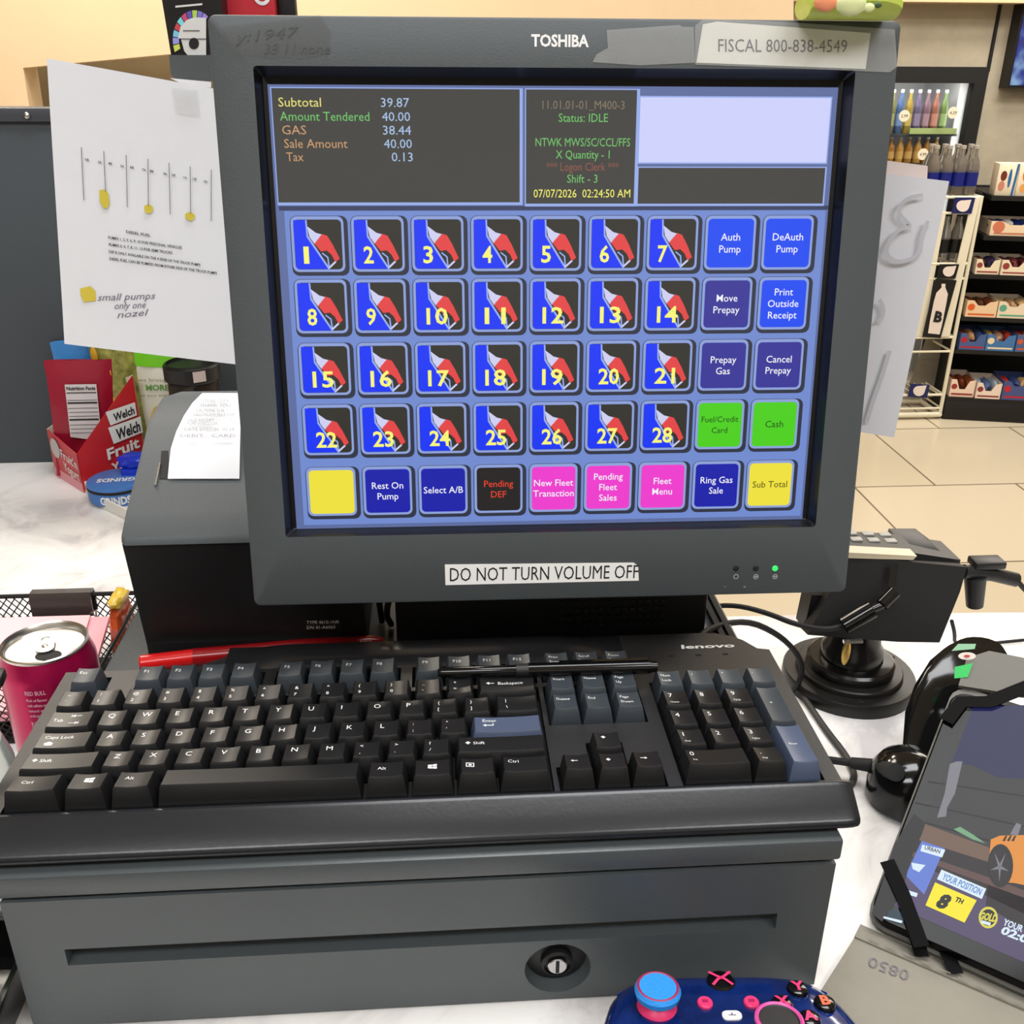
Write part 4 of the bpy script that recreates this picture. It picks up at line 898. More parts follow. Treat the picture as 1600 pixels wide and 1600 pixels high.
# tall bags behind the carton
CH = mat('bag_clear_leaves', (150, 148, 74), .3, vary=.55, vscale=70, bump=.3, bscale=60)
base = Z(205, 745, 0) + Vector((-.002, .028, 0)); base.z = 0
t, M = pouch('plantain_chip_bag', 'clear snack bag of green and yellow chips left of the green topped bag', base, .062, .215, .03, (R(-4), R(-4)), R(-8), CH, seed=12)
ch = MB()
for i in range(10):
    rnd = random.Random(i + 40); x = rnd.uniform(-.02, .02); z = rnd.uniform(.06, .19)
    ch.sphere((x, -.0165 + abs(x) * .25, z), .009, rnd.choice((0, 0, 1)), 10, 6, (.5, .12, 1.3), None)
t.part('printed_chips', ch, [mat('chip_gold', (206, 156, 40), .4), mat('chip_green', (92, 112, 40), .4)])
base = Z(250, 745, 0) + Vector((.01, .035, 0)); base.z = 0
t, M = pouch('mango_snack_bag', 'white snack bag with a bright green top behind the receipt printer', base, .085, .192, .034, (R(-4), R(2)), R(4), mat('bag_white', (226, 222, 206), .35, bump=.2, bscale=80), seed=14)
t.part('green_top', pface(.085, .192, .034, .70, .985), mat('bag_green', (112, 196, 36), .3, bump=.3, bscale=90), label='bright green top band')
mg = MB(); MZ = Matrix(((1, 0, 0, -.004), (0, 0, -1, -.0205), (0, 1, 0, 0), (0, 0, 0, 1)))
mg.poly([(x, y, 0) for x, y in circ(.012, 20, -.004, .066, .021)], 0, MZ)
mg.text('we brought', -.006, .117, .005, 1, fit=.042, M=MZ); mg.text('MORE', -.004, .106, .0075, 2, bold=.03, fit=.028, M=MZ); mg.text('to your snacks', -.006, .098, .004, 1, fit=.038, M=MZ)
t.part('printed_mango', mg, [mat('mango_yellow', (214, 170, 50), .5), mat('bag_print', (120, 116, 80), .6), mat('bag_print_green', (90, 140, 60), .6)])
# black jar
c = Y(300, 620, .70)
t = Thing('black_jar', 'black lidded jar behind the receipt printer beside the green topped bag', 'jar', (c.x, .715, 0))
t.part('jar', MB().lathe([(.028, 0), (.03, .004), (.03, .128), (.028, .132)], 0, n=28), mat('jar_smoke', (48, 44, 42), .12))
t.part('lid', MB().lathe([(.0315, .132), (.033, .134), (.033, .15), (.0315, .152), (.029, .153), (.028, .150)], 0, n=32), DARK)
t.part('label', MB().loft([[(.0333 * math.cos(R(270 + a)), .0333 * math.sin(R(270 + a)), z) for a in (15, 28, 41)] for z in (.136, .149)], closed=False, c0=False, c1=False), mat('jar_label', (220, 204, 204), .6))
# round blue tin and crumpled wrapper
c = Z(172, 778, .0165); c.z = .0032
t = Thing('blue_tin', 'round blue tin with white lettering in the white tray', 'tin', M=Matrix.Translation((c.x - .001, c.y + .036, .0032)))
BT = mat('tin_blue', (66, 116, 186), .35); 
sd = MB().lathe([(.0335, 0), (.0348, .0015), (.0348, .0145), (.034, .016)], 0, n=36)
vv, ff, w = text_geo('GRINDS', .04); sd.add([(.0350 * math.cos(R(250) + p[0] * .036 / w / .035), .0350 * math.sin(R(250) + p[0] * .036 / w / .035), .0035 + p[1] * .0095 / CAP) for p in vv], ff, 1)
t.part('cup', sd, [BT, LEGEND])
ld = MB().lathe([(.0352, .0155), (.0355, .0165), (.0355, .0185), (.035, .019)], 2, n=36).lathe([(.0350, .019), (.0345, .0222), (.033, .0232), (.0001, .0232)], 0, n=36, c0=False, c1=False)
ld.text('GRINDS', 0, -.004, .011, 1, bold=.03, fit=.044, z=.0235, M=Matrix.Rotation(R(186), 4, 'Z') @ Matrix.Translation((0, .004, 0)))
t.part('lid', ld, [BT, LEGEND, DARKM])
c = Z(192, 735, .035)
single('blue_wrapper', crumple(c.x + .012, c.y + .02, .040, .02, .016, .009, None, 21).box((c.x - .004, c.y + .004, .0035), (c.x + .028, c.y + .036, .034)), mat('wrapper_blue', (24, 52, 190), .25, bump=.4, bscale=150), 'crumpled deep blue wrapper behind the blue tin', 'wrapper')

# ------------------------------------------------------------------ payment terminal on a round mount
t = Thing('payment_terminal', 'black card payment terminal on a round swivel base right of the monitor', 'card terminal', (.3625, .2245, 0))
b_ = MB().lathe([(.0545, 0), (.0548, .004), (.0545, .0105), (.0535, .012), (.044, .0122), (.0435, .016), (.0425, .017), (.038, .0172)], 0, n=48)
for a in (20, 140, 260): b_.lathe([(.0022, .0121), (.0022, .0126)], 1, Matrix.Translation((.048 * math.cos(R(a)), .048 * math.sin(R(a)), 0)), 12)
bs = t.part('base', b_, [mat('mount_black', (24, 23, 22), .4), DARKM])
t.part('swivel', MB().lathe([(.036, .017), (.036, .024), (.034, .026), (.026, .0265), (.025, .036), (.022, .04), (.02, .06)], 0, n=36), mat('swivel_black', (20, 19, 18), .22))
c = Y(1322, 1020, .182) - Vector((.3625, .2245, 0)); 
t.part('wing_screw', MB().sphere(c, .0035, 0, 14, 8, (1, .55, 3.4)).box((c.x - .0035, c.y - .001, c.z + .009), (c.x + .012, c.y + .002, c.z + .0115), 1), [mat('brass', (200, 165, 90), .3, metal=.8), STEEL], label='small brass wing screw')
# back plate (towards the clerk), sloping
bp = [Y(1316, 868, .215), Y(1511, 886, .205), Y(1500, 925, .2), Y(1468, 1004, .19), Y(1402, 1003, .19), Y(1262, 992, .195), Y(1300, 920, .205)]
bn = (bp[1] - bp[0]).cross(bp[3] - bp[0]).normalized()
if bn.dot(CP - bp[0]) > 0: bn = -bn
t.part('back_shell', MB().loft([[tuple(p) for p in bp], [tuple(p + bn * .02) for p in bp]]), mat('terminal_black', (19, 19, 20), .5, bump=.1, bscale=800), world=True)
dv = [Y(1300, 862, .225), Y(1418, 868, .222), Y(1500, 880, .222), Y(1468, 985, .212), Y(1300, 975, .215)]
dv2 = [p + Vector((0, .035, .003)) for p in dv]
t.part('device_body', MB().loft([[tuple(p + Vector((0, 0, .003))) for p in dv], [tuple(p) for p in dv2]]), DARK, world=True)
kp = MB()
q0, q1 = Y(1322, 858, .235), Y(1412, 862, .235)
kp.loft([[tuple(q0), tuple(q1), tuple(q1 + Vector((0, .03, -.002))), tuple(q0 + Vector((0, .03, -.002)))], [tuple(p + Vector((0, 0, .004))) for p in (q0, q1, q1 + Vector((0, .03, -.002)), q0 + Vector((0, .03, -.002)))]])
pad = t.part('keypad', kp, mat('keypad_grey', (64, 64, 66), .5), world=True)
for i in range(3):
    for k in range(2):
        p = q0.lerp(q1, .12 + .3 * i) + Vector((0, .004 + .012 * k, .0035)); t.part('keypad_key', MB().box((p.x, p.y, p.z), (p.x + .0095, p.y + .007, p.z + .003), bev=.0008), mat('keypad_key_grey', (150, 148, 142), .5), world=True, parent=pad)
rb = [Y(1406, 872, .228), Y(1412, 850, .24), Y(1455, 850, .24), Y(1486, 874, .228)]
t.part('card_slot_cover', MB().loft([[tuple(p) for p in rb], [tuple(p + Vector((0, .03, .0))) for p in rb]]), DARK, world=True)
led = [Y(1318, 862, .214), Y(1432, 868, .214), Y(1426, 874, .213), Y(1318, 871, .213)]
t.part('edge_highlight', MB().loft([[tuple(p + Vector((0, -.001, 0))) for p in led], [tuple(p + Vector((0, .012, 0))) for p in led]]), mat('edge_highlight_tan', (176, 164, 140), .35), world=True)  # tan strip put in as the painted highlight along the ledge
br_ = [Y(x, y, .214) for x, y in ((1256, 985), (1268, 930), (1288, 930), (1290, 990))]
t.part('side_bracket', MB().loft([[tuple(p) for p in br_], [tuple(p + Vector((0, .02, 0))) for p in br_]]).poly([tuple(Y(x, y, .213)) for x, y in ((1271, 968), (1284, 938), (1286, 978))], 1), [DARK, LEGEND], world=True)
co = MB(); c0 = Y(1398, 925, .19); c1_ = Y(1378, 945, .186); c2 = Y(1362, 952, .184); c3 = Y(1318, 978, .182)
co.tube([c0, c1_], .0055, n=12).tube([c1_, c2], .0035, n=12).tube([c2, c3], .0075, n=12); co.strip([Y(1398, 880, .2045), Y(1394, 915, .198)], .006, (0, -1, .2))
t.part('cable_plug', co, GLOSS, world=True)
single('terminal_cable', MB().tube([c3, Y(1290, 985, .183), Y(1240, 975, .19), Y(1200, 958, .2), Y(1150, 945, .22), Y(1105, 948, .235), (.19, .25, .13)], .0022, smooth=2), DARKM, 'black cable sweeping left from the terminal plug towards the monitor', 'cable')
t = Thing('power_adapter', 'black angled plug hanging off the right end of the terminal', 'plug', M=Matrix.Translation(Y(1520, 920, .225)))
p0, p1, p2 = Y(1505, 893, .222), Y(1550, 897, .224), Y(1588, 906, .224)
t.part('body', MB().tube([p0, p1, p2], .006, n=12).tube([Y(1524, 900, .222), Y(1523, 946, .222)], lambda s_: .0088 - .002 * s_, n=16).box(tuple(Y(1528, 888, .222) - Vector((.004, .004, .0))), tuple(Y(1562, 883, .222) + Vector((.004, .012, .004))), 0, None, .0015), DARK, world=True)
t.part('cable', MB().tube([p2, Y(1600, 920, .226), Y(1640, 960, .25), (.62, .3, .003)], .0022, smooth=2), DARKM, world=True)
single('loose_cable', MB().tube([Y(1487, 970, .23), Y(1492, 990, .235), Z(1491, 1006, .004), Z(1520, 1008, .0025), Z(1600, 1000, .0025)], .0016, smooth=2), DARKM, 'thin black cable dropping from the terminal right side to the counter', 'cable')
sc_ = [Z(1234, 1062, .003), Z(1258, 1092, .003), Z(1290, 1140, .003), Z(1322, 1180, .003), Z(1337, 1210, .003), Z(1328, 1230, .003), Z(1300, 1243, .003), Z(1285, 1240, .003)]
single('grey_cord', MB().tube(sc_, .0026, smooth=2), mat('cord_grey', (58, 56, 54), .6), 'grey cord looping on the counter right of the keyboard', 'cord')

# ------------------------------------------------------------------ barcode scanner
t = Thing('barcode_scanner', 'glossy black barcode scanner with green lights behind the tablet', 'scanner', M=Matrix.Translation(Z(1420, 1260, 0)))
def ell(c, ax, ay, n=20): return [tuple(c + ax * math.cos(2 * math.pi * i / n) + ay * math.sin(2 * math.pi * i / n)) for i in range(n)]
fb = Z(1412, 1262, .0)
bs = MB(); 
for r_, z in ((.026, 0), (.0285, .004), (.029, .014), (.026, .026), (.02, .034)): pass
bs.lathe([(.024, 0), (.0275, .004), (.028, .016), (.0265, .026), (.022, .034), (.014, .040), (.005, .0425), (.0005, .043)], 0, Matrix.Translation((fb.x + .003, fb.y + .006, 0)), 28)
t.part('foot', bs, GLOSS, world=True)
path = [(1450, 1215, .082, 42), (1462, 1170, .10, 50), (1474, 1120, .118, 58), (1488, 1080, .130, 58), (1508, 1048, .139, 58), (1524, 1028, .146, 52), (1530, 1014, .152, 38)]
lp3 = []
for x, y, dy, wpx in path:
    c = Y(x, y, dy); r_ = (Y(x + wpx, y, dy) - c).length; lp3.append(ell(c, Vector((1, 0, 0)) * r_, Vector((0, .9, .35)) * r_ * .62))
t.part('body', MB().loft(lp3), GLOSS, world=True, ang=50)
gl = MB(); SP = Plane(Y(1508, 1040, .100), (CP - Y(1508, 1040, .13)).normalized())
for pts, mi in (([(1491, 1060), (1492, 1042), (1520, 1036), (1512, 1058)], 0), ([(1487, 1017), (1497, 1006), (1525, 1006), (1523, 1014)], 1), ([(1511 + 14 * a, 1025 + 6 * b_) for a, b_ in circ(1, 14)], 2), ([(1511 + 5 * a, 1025 + 2 * b_) for a, b_ in circ(1, 10)], 3)):
    q = [SP.at(x, y, .0008 if mi == 3 else 0) for x, y in pts]; gl.poly([tuple(p) for p in q], mi)
t.part('status_window', gl, [em('scan_green', (70, 216, 110), 1.0), em('scan_pale_green', (170, 222, 178), .9), mat('badge_white', (226, 214, 204), .5), mat('badge_red', (190, 60, 50), .5)], world=True, label='glowing green status lights')
sr = [Z(1285, 1186, .012), Z(1330, 1192, .016), Z(1368, 1197, .02), Y(1400, 1207, .055)]
t.part('strain_relief', MB().tube(sr[1:], lambda s_: .0042 + .002 * s_, n=12), DARKM, world=True)
single('scanner_cord', MB().tube([sr[1], sr[0], Z(1262, 1178, .006), Z(1240, 1170, .004)], .0028, smooth=1), DARKM, 'black ribbed cord running from the keyboard side into the scanner', 'cord')

# ------------------------------------------------------------------ tablet in its folio
B0 = Vector((.2742, -.0382, .008)); tx_ = Vector((.7803, -.6254, 0)).normalized()
B0 = Z(1357, 1437, .008); B1 = Z(1600, 1546, .008); tx_ = (B1 - B0).normalized()
dd = ray(1490, 1086); TT = CP + dd * ((B0 - CP).dot(tx_) / dd.dot(tx_)); ty_ = (TT - B0).normalized(); tn = tx_.cross(ty_)
if tn.dot(CP - B0) < 0: tn = -tn
TW, TH = .262, (TT - B0).length
TM = Matrix((tx_, ty_, tx_.cross(ty_))).transposed().to_4x4(); TM.translation = B0
fo = Thing('tablet_folio', 'grey folio case propping up the tablet at bottom right', 'tablet case', M=TM)
FG = mat('folio_grey', (96, 94, 88), .55, bump=.3, bscale=350); FIN = mat('folio_lining', (132, 127, 116), .75, bump=.15, bscale=500, vary=.1, vscale=12); STR = mat('elastic_black', (7, 7, 8), .85, spec=.2)
fo.part('back_panel', MB().prism(rrect(TW + .004, TH + .012, .012, 4, TW / 2, TH / 2 + .004), -.0055, -.0015, 0), FG)
# folded cover in front
gu = (B0 - tx_ * .012); 
perp = Vector((-tx_.y, tx_.x, 0)); perp = -perp if perp.y > 0 else perp
fold = [B0 - tx_ * .004 + Vector((0, 0, -.006)), B0 + tx_ * (TW + .006) + Vector((0, 0, -.006))]
k1 = Z(1335, 1463, .006); k2 = Z(1600, 1577, .006); kd = (k2 - k1).normalized()
lip = MB(); e0, e1 = k1, k1 + kd * .27
lip.loft([[tuple(fold[0]), tuple(fold[1]), tuple(e1), tuple(e0)], [tuple(p - Vector((0, 0, .0018))) for p in (fold[0], fold[1], e1, e0)]])
fo.part('spine', lip, FIN, world=True)
dperp = Vector((kd.y, -kd.x, 0)); dperp = -dperp if dperp.y > 0 else dperp
cv = [k1, k1 + kd * .27, k1 + kd * .27 + dperp * .17, Z(1278, 1532, .003), ]
cvp = [k1, k1 + kd * .27, k1 + kd * .25 + dperp * .175, k1 + dperp * .1 - kd * .012]
g2 = [Vector((p.x, p.y, .0008)) for p in cvp]
fo.part('cover', MB().loft([[tuple(p) for p in g2], [(p.x, p.y, .0045) for p in g2]]), FIN, world=True)
hw = MB(); q0 = Z(1360, 1494, .0052); q1 = Z(1422, 1517, .0052); hw.text_ab('0850', q1, q0, Z(1390, 1518, .0052) - Z(1390, 1500, .0052), 0, slant=.2)
fo.part('pen_marking', hw, mat('pen_faint', (110, 108, 112), .8), world=True)
st = MB()
for (x, y) in ((.03, -.002), (.035, 0)): pass
for i in range(26):
    p = k1.lerp(e1, .03 + i * .037); p = p + (fold[0] - k1) * .12; st.strip([p + Vector((0, 0, .0018)), p + kd * .006 + Vector((0, 0, .0018))], .0008, (0, 0, 1))
fo.part('stitching', st, mat('stitch_grey', (122, 118, 108), .8), world=True)
kick = MB().loft([[(.03, TH * .55, -.0055), (TW - .03, TH * .55, -.0055), (TW - .03, TH * .55 - .004, -.0055), (.03, TH * .55 - .004, -.0055)], [tuple(TM.inverted() @ Vector((*(B0 + tx_ * s_ + Vector((ty_.x, ty_.y, 0)) * (TH * .8 + o)).xy, .001))) for s_, o in ((.03, 0), (TW - .03, 0), (TW - .03, -.004), (.03, -.004))]])
fo.part('kickstand', kick, FG)
# corner straps cross the tablet's corners
def strap(pts, w, off=.0102):
    b_ = MB(); P = [Vector((x, y, off)) for x, y in pts]; b_.strip(P, w, (0, 0, 1)); v = list(b_.v)
    m = len(P); b2 = MB(); b2.loft([[v[2 * i], v[2 * i + 1], (v[2 * i + 1][0], v[2 * i + 1][1], off - .0008), (v[2 * i][0], v[2 * i][1], off - .0008)] for i in range(m)]); return b2
def tl(x, y, off=.009):                                             # photo point -> folio coordinates on the glass
    p = Plane(B0 + tn * off, tn).at(x, y); q = TM.inverted() @ p; return (q.x, q.y)
fo.part('corner_strap', strap([tl(1386, 1346), tl(1410, 1398), tl(1440, 1480)], .0088), STR)
fo.part('corner_strap', strap([tl(1478, 1128), tl(1502, 1098), tl(1545, 1098), tl(1640, 1060)], .0095, .0104), STR)
so = MB()
for a, b_ in (((1430, 1462), (1440, 1496)), ((1478, 1488), (1494, 1523))):
    P0, P1 = Z(*a, .0075), Z(*b_, .0062); so.strip([P0 + Vector((0, 0, .001)), P1 + Vector((0, 0, .001))], .0085, (0, 0, 1))
fo.part('strap_end', so, STR, world=True)
flap = [tl(x, y, -.0012) for x, y in ((1497, 1075), (1510, 1032), (1545, 1021), (1600, 1032), (1660, 1046), (1660, 1100))]
fo.part('top_flap', MB().prism(flap, -.0012, .002), FG)
tab = Thing('tablet', 'black tablet showing a car racing game, strapped in the grey folio', 'tablet', M=TM)
tb = MB().prism(rrect(TW, TH, .011, 5, TW / 2, TH / 2), -.0005, .0078, 0, None, .0012)
tab.part('body', tb, mat('tablet_black', (9, 9, 10), .12, spec=.12))
# screen picture; sx, sy in millimetres from the lower left corner of the tablet
TG = [em('game_dark_wall', (48, 48, 50), 1, .08), em('game_sky_blue', (22, 26, 74), 1, .08), em('game_road', (74, 62, 98), 1, .08), em('game_kerb', (90, 62, 58), 1, .08), em('game_dark', (28, 18, 24), 1, .08), em('game_orange', (222, 138, 40), 1, .08), em('game_yellow', (246, 228, 24), 1, .08), em('game_white', (214, 232, 246), 1, .08), em('game_blue_text', (60, 120, 190), 1, .08), em('game_and_reflection_black', (14, 12, 12), 1, .08), em('game_banner', (92, 120, 206), 1, .08), em('game_grey', (120, 120, 128), 1, .08), em('game_green', (110, 160, 120), 1, .08), em('game_gold', (214, 206, 70), 1, .08), em('game_teal', (20, 50, 66), 1, .08), em('game_brown', (110, 84, 68), 1, .08)]
g = MB()
def tp_(pts, mi, z): g.poly([tl(x, y, .0078) + (.0079 + z,) for x, y in pts], mi)
def rect(a, b_, mi, z): g.poly([(a[0], a[1], .0079 + z), (b_[0], a[1], .0079 + z), (b_[0], b_[1], .0079 + z), (a[0], b_[1], .0079 + z)], mi)
m_ = .0115
rect((m_, m_), (TW - m_, TH - m_), 0, 0)
rect((m_, m_), (TW - m_, .034), 2, .00003); tp_([(1428, 1272), (1446, 1286), (1441, 1302), (1424, 1340), (1408, 1400), (1378, 1440), (1362, 1428), (1398, 1318)], 9, .00017)  # black polygon paints a dark reflection on the lower left glass
tp_([(1487, 1192), (1520, 1105), (1640, 1100), (1660, 1220), (1560, 1215), (1520, 1196)], 1, .00003)
# barrier and kerb
tp_([(1430, 1282), (1452, 1290), (1560, 1330), (1700, 1395), (1690, 1440), (1425, 1322)], 15, .00004); tp_([(1427, 1310), (1560, 1352), (1700, 1420), (1700, 1475), (1425, 1345)], 4, .00005)
tp_([(1424, 1330), (1560, 1376), (1700, 1430), (1700, 1440), (1424, 1338)], 3, .00006)
tp_([(1418, 1360), (1470, 1358), (1700, 1450), (1700, 1540), (1405, 1412)], 2, .000045)
tp_([(1545, 1370), (1600, 1395), (1700, 1440), (1700, 1500), (1600, 1452), (1540, 1415)], 4, .00005)
for pts in ([(1430, 1253), (1600, 1290), (1600, 1292.5), (1430, 1255)], [(1450, 1220), (1600, 1243), (1600, 1245), (1450, 1222)], [(1446, 1284), (1546, 1312), (1546, 1315), (1446, 1287)]): tp_(pts, 9, .00007)
tp_([(1484, 1194), (1494, 1190), (1504, 1190), (1492, 1240), (1480, 1262), (1478, 1276), (1464, 1278), (1476, 1240)], 11, .00008)
tp_([(1490, 1296), (1500, 1292), (1520, 1304), (1540, 1318), (1520, 1312)], 12, .00009)
# banner, car, position panel
tp_([(1415, 1368), (1440, 1314), (1476, 1326), (1444, 1398)], 10, .0001); tp_([(1441, 1320), (1477, 1328), (1472, 1340), (1438, 1330)], 7, .00013)
g.text_ab('URBAN', Vector(tl(1444, 1327, .0078) + (.0081,)), Vector(tl(1468, 1334, .0078) + (.0081,)), Vector(tl(1446, 1321, .0078) + (0,)) - Vector(tl(1444, 1327, .0078) + (0,)), 9, bold=.02)
tp_([(1424, 1348), (1446, 1352), (1436, 1363), (1426, 1358)], 7, .00013)
tp_([(1418, 1391), (1434, 1396), (1432, 1402), (1416, 1397)], 7, .00013)
tp_([(1545, 1352), (1548, 1312), (1562, 1306), (1600, 1305), (1680, 1310), (1680, 1400), (1585, 1380), (1560, 1378)], 5, .00014)
tp_([(1578, 1304), (1588, 1286), (1596, 1289), (1590, 1306)], 11, .00015)
for x in (1566, 1573, 1580): tp_([(x, 1314), (x + 5, 1306), (x + 8, 1306), (x + 4, 1315)], 9, .00016)
tp_([(1563 + 20 * a, 1353 + 34 * b_) for a, b_ in circ(1, 24)], 9, .00016); tp_([(1562 + 16 * a, 1353 + 27 * b_) for a, b_ in circ(1, 24)], 4, .00018)
for k in range(5):
    a = R(72 * k + 20); tp_([(1562 + 2 * math.sin(a), 1355 - 3 * math.cos(a)), (1562 + 15 * math.cos(a), 1353 + 25 * math.sin(a)), (1562 - 2 * math.sin(a), 1355 + 3 * math.cos(a))], 11, .0002)
tp_([(1471, 1359), (1541, 1389), (1534, 1405), (1464, 1374)], 7, .0002); tp_([(1461, 1379), (1526, 1407), (1507, 1442), (1446, 1415)], 6, .0002)
def tt(s_, a, b_, u, mi, z=.00028, bold=.02, slant=.15):
    A_, B_ = Vector(tl(*a, .0078) + (.0079 + z,)), Vector(tl(*b_, .0078) + (.0079 + z,)); U_ = Vector(tl(*u, .0078) + (.0079 + z,)) - A_
    g.text_ab(s_, A_, B_, U_, mi, bold=bold, slant=slant)
tt('YOUR POSITION', (1471, 1374), (1531, 1399), (1475, 1364), 8); tt('8', (1460, 1415), (1477, 1421), (1470, 1395), 9, bold=.06); tt('TH', (1491, 1408), (1503, 1413), (1494, 1401), 9, bold=.05)
tp_([(1544 + 15 * a, 1434 + 17 * b_) for a, b_ in circ(1, 20)], 13, .0002); tp_([(1544 + 12 * a, 1434 + 13 * b_) for a, b_ in circ(1, 20)], 9, .00024); tt('GOLD', (1529, 1436), (1556, 1441), (1532, 1425), 13, z=.0003, bold=.05); tp_([(1533, 1438), (1548, 1442), (1547, 1447), (1533, 1443)], 7, .0003)
tt('YOUR TIME', (1566, 1445), (1622, 1467), (1569, 1435), 7, z=.0003, bold=.03); tt('02:00.31', (1562, 1458), (1640, 1489), (1566, 1446), 7, z=.0003, bold=.04)
tp_([(1385, 1436), (1389, 1423), (1400, 1421), (1414, 1430), (1411, 1444), (1398, 1442)], 14, .0002); tp_([(1381, 1432), (1410, 1439), (1409, 1443), (1380, 1435)], 7, .00024)
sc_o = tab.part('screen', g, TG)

# ------------------------------------------------------------------ game controller
GM = Matrix.Translation((.1605, -.1345, .0325)) @ Matrix.Rotation(R(-3), 4, 'Z') @ Matrix.Rotation(R(-9), 4, 'X') @ Matrix.Diagonal((.001, .001, .001, 1))
GT = Matrix.Translation((.1605, -.1345, .0325)) @ Matrix.Rotation(R(-3), 4, 'Z') @ Matrix.Rotation(R(-9), 4, 'X') @ Matrix.Diagonal((.955, .955, .955, 1))
t = Thing('game_controller', 'translucent blue game controller with pink buttons in front of the drawer', 'game controller', M=GT)
half = [(0, 40), (18, 41), (40, 39.5), (54, 35), (63, 27), (69, 14), (73, 0), (76, -20), (77, -42), (74, -58), (67, -66), (58, -64), (50, -54), (42, -42), (30, -34), (0, -31)]
out = half + [(-x, y) for x, y in reversed(half[1:-1])]
def cr_(P, sub=3):
    Q = []
    for i in range(len(P)):
        p0, p1, p2, p3 = (Vector(P[(i + k - 1) % len(P)]) for k in range(4))
        for k in range(sub):
            s_ = k / sub; Q.append(tuple(.5 * ((2 * p1) + (p2 - p0) * s_ + (2 * p0 - 5 * p1 + 4 * p2 - p3) * s_ ** 2 + (3 * p1 - p0 - 3 * p2 + p3) * s_ ** 3)))
    return Q
out = cr_(out); k_ = .001
rings = [(.80, -20), (.92, -17), (.985, -9), (1, -1), (.985, 5), (.94, 9.5), (.86, 12), (.7, 13.2), (.4, 13.8), (.05, 14)]
GB = mat('controller_blue', (12, 34, 92), .12, coat=.5, vary=.4, vscale=45)
t.part('body', MB().loft([[(x * .965 * s_ * k_, ((y + 4) * s_ - 4) * k_, z * k_) for x, y in out] for s_, z in rings]), GB, ang=60)
def top_z(x, y): return .0130
PINK = mat('controller_pink', (226, 56, 112), .35); SKY = mat('thumb_blue', (44, 140, 224), .5, bump=.3, bscale=900)
ml = Matrix.Translation((-.0385, .0125, .0125))
sk = MB().lathe([(.0098, 0), (.0108, .001), (.0100, .003), (.0075, .005), (.0060, .008)], 0, ml, 28); st_ = t.part('thumbstick', sk, PINK, label='thumbstick with pink collar and sky blue cap')
cp_ = MB().lathe([(.0075, .0065), (.0118, .0085), (.0124, .0115), (.0112, .0140)], 0, ml, 32).lathe([(.0112, .014), (.0104, .0143), (.0098, .0140)], 1, ml, 32, c0=False, c1=False).lathe([(.0098, .014), (.0093, .0136), (.0001, .0136)], 0, ml, 32, c0=False, c1=False)
t.part('thumb_cap', cp_, [SKY, mat('cap_ring_dark', (150, 40, 80), .5)], parent=st_)
mr = Matrix.Translation((.0195, -.0125, .0128))
sk = MB().lathe([(.0118, 0), (.0125, .001), (.008, .004), (.0065, .008), (.0118, .0095), (.0124, .0125)], 0, mr, 28); st_ = t.part('thumbstick', sk, DARKM, label='black thumbstick with a pink rim')
t.part('thumb_cap', MB().lathe([(.0124, .0125), (.0124, .0145), (.0112, .0155), (.0103, .0145)], 1, mr, 32, c0=False, c1=False).lathe([(.0103, .0145), (.0095, .0138), (.0001, .0138)], 0, mr, 32, c0=False, c1=False), [mat('stick_black', (40, 40, 40), .6), mat('rim_pink', (224, 84, 160), .4)], parent=st_)
mg_ = Matrix.Translation((0, .031, .0128)); gb = MB().lathe([(.0075, -.002), (.0078, .0008), (.0066, .0018), (.0001, .002)], 0, mg_, 28, c1=False)
for sgn in (1, -1): gb.strip([mg_ @ Vector((-.006 * sgn, .005, .0026)), mg_ @ Vector((-.002 * sgn, .0015, .0027)), mg_ @ Vector((.002 * sgn, -.0008, .0027)), mg_ @ Vector((.0055 * sgn, -.005, .0026))], .0016, (0, 0, 1), 1)
t.part('guide_button', gb, [GLOSS, PINK])
for x in (-.0125, .0125):
    m_ = Matrix.Translation((x, .0135, .0128)); t.part('menu_button', MB().lathe([(.0042, 0), (.0042, .0022), (.0036, .003)], 0, m_, 20).box((-.0016, -.0011, .003), (.0016, .0011, .0032), 1, m_), [PINK, mat('pink_dark', (160, 30, 80), .4)])
m_ = Matrix.Translation((0, .0045, .0130)); t.part('share_button', MB().prism(rrect(.0105, .0062, .0026, 4), 0, .0022, 0, m_, .0005).box((-.002, -.0008, .0022), (.002, -.0003, .0024), 1, m_).box((-.0003, -.0004, .0022), (.0003, .0012, .0024), 1, m_), [mat('share_white', (238, 238, 238), .4), INKG])
ax_, ay_ = .0405, .0130
for c, dx, dy, cc in (('Y', 0, .0108, None), ('X', -.0115, 0, None), ('B', .0115, 0, 1), ('A', 0, -.0108, None)):
    m_ = Matrix.Translation((ax_ + dx, ay_ + dy, .0118)); b_ = MB().lathe([(.0058, 0), (.0058, .0022), (.0052, .0034), (.0035, .0042), (.0001, .0044)], 0, m_, 24, c1=False)
    b_.text(c, 0, -.0033, .0066, 1, bold=.04, z=.0046, M=m_); t.part('face_button', b_, [GLOSS, mat('letter_orange', (236, 96, 60), .4) if cc else PINK])
m_ = Matrix.Translation((-.0195, -.0135, .0132)); b_ = MB().lathe([(.0115, 0), (.0115, .001), (.0095, .002), (.0001, .0005)], 0, m_, 28, c1=False).box((-.009, -.0032, .001), (.009, .0032, .0042), 0, m_, .0008).box((-.0032, -.009, .001), (.0032, .009, .0042), 0, m_, .0008)
t.part('direction_pad', b_, mat('pad_grey', (52, 56, 66), .3))
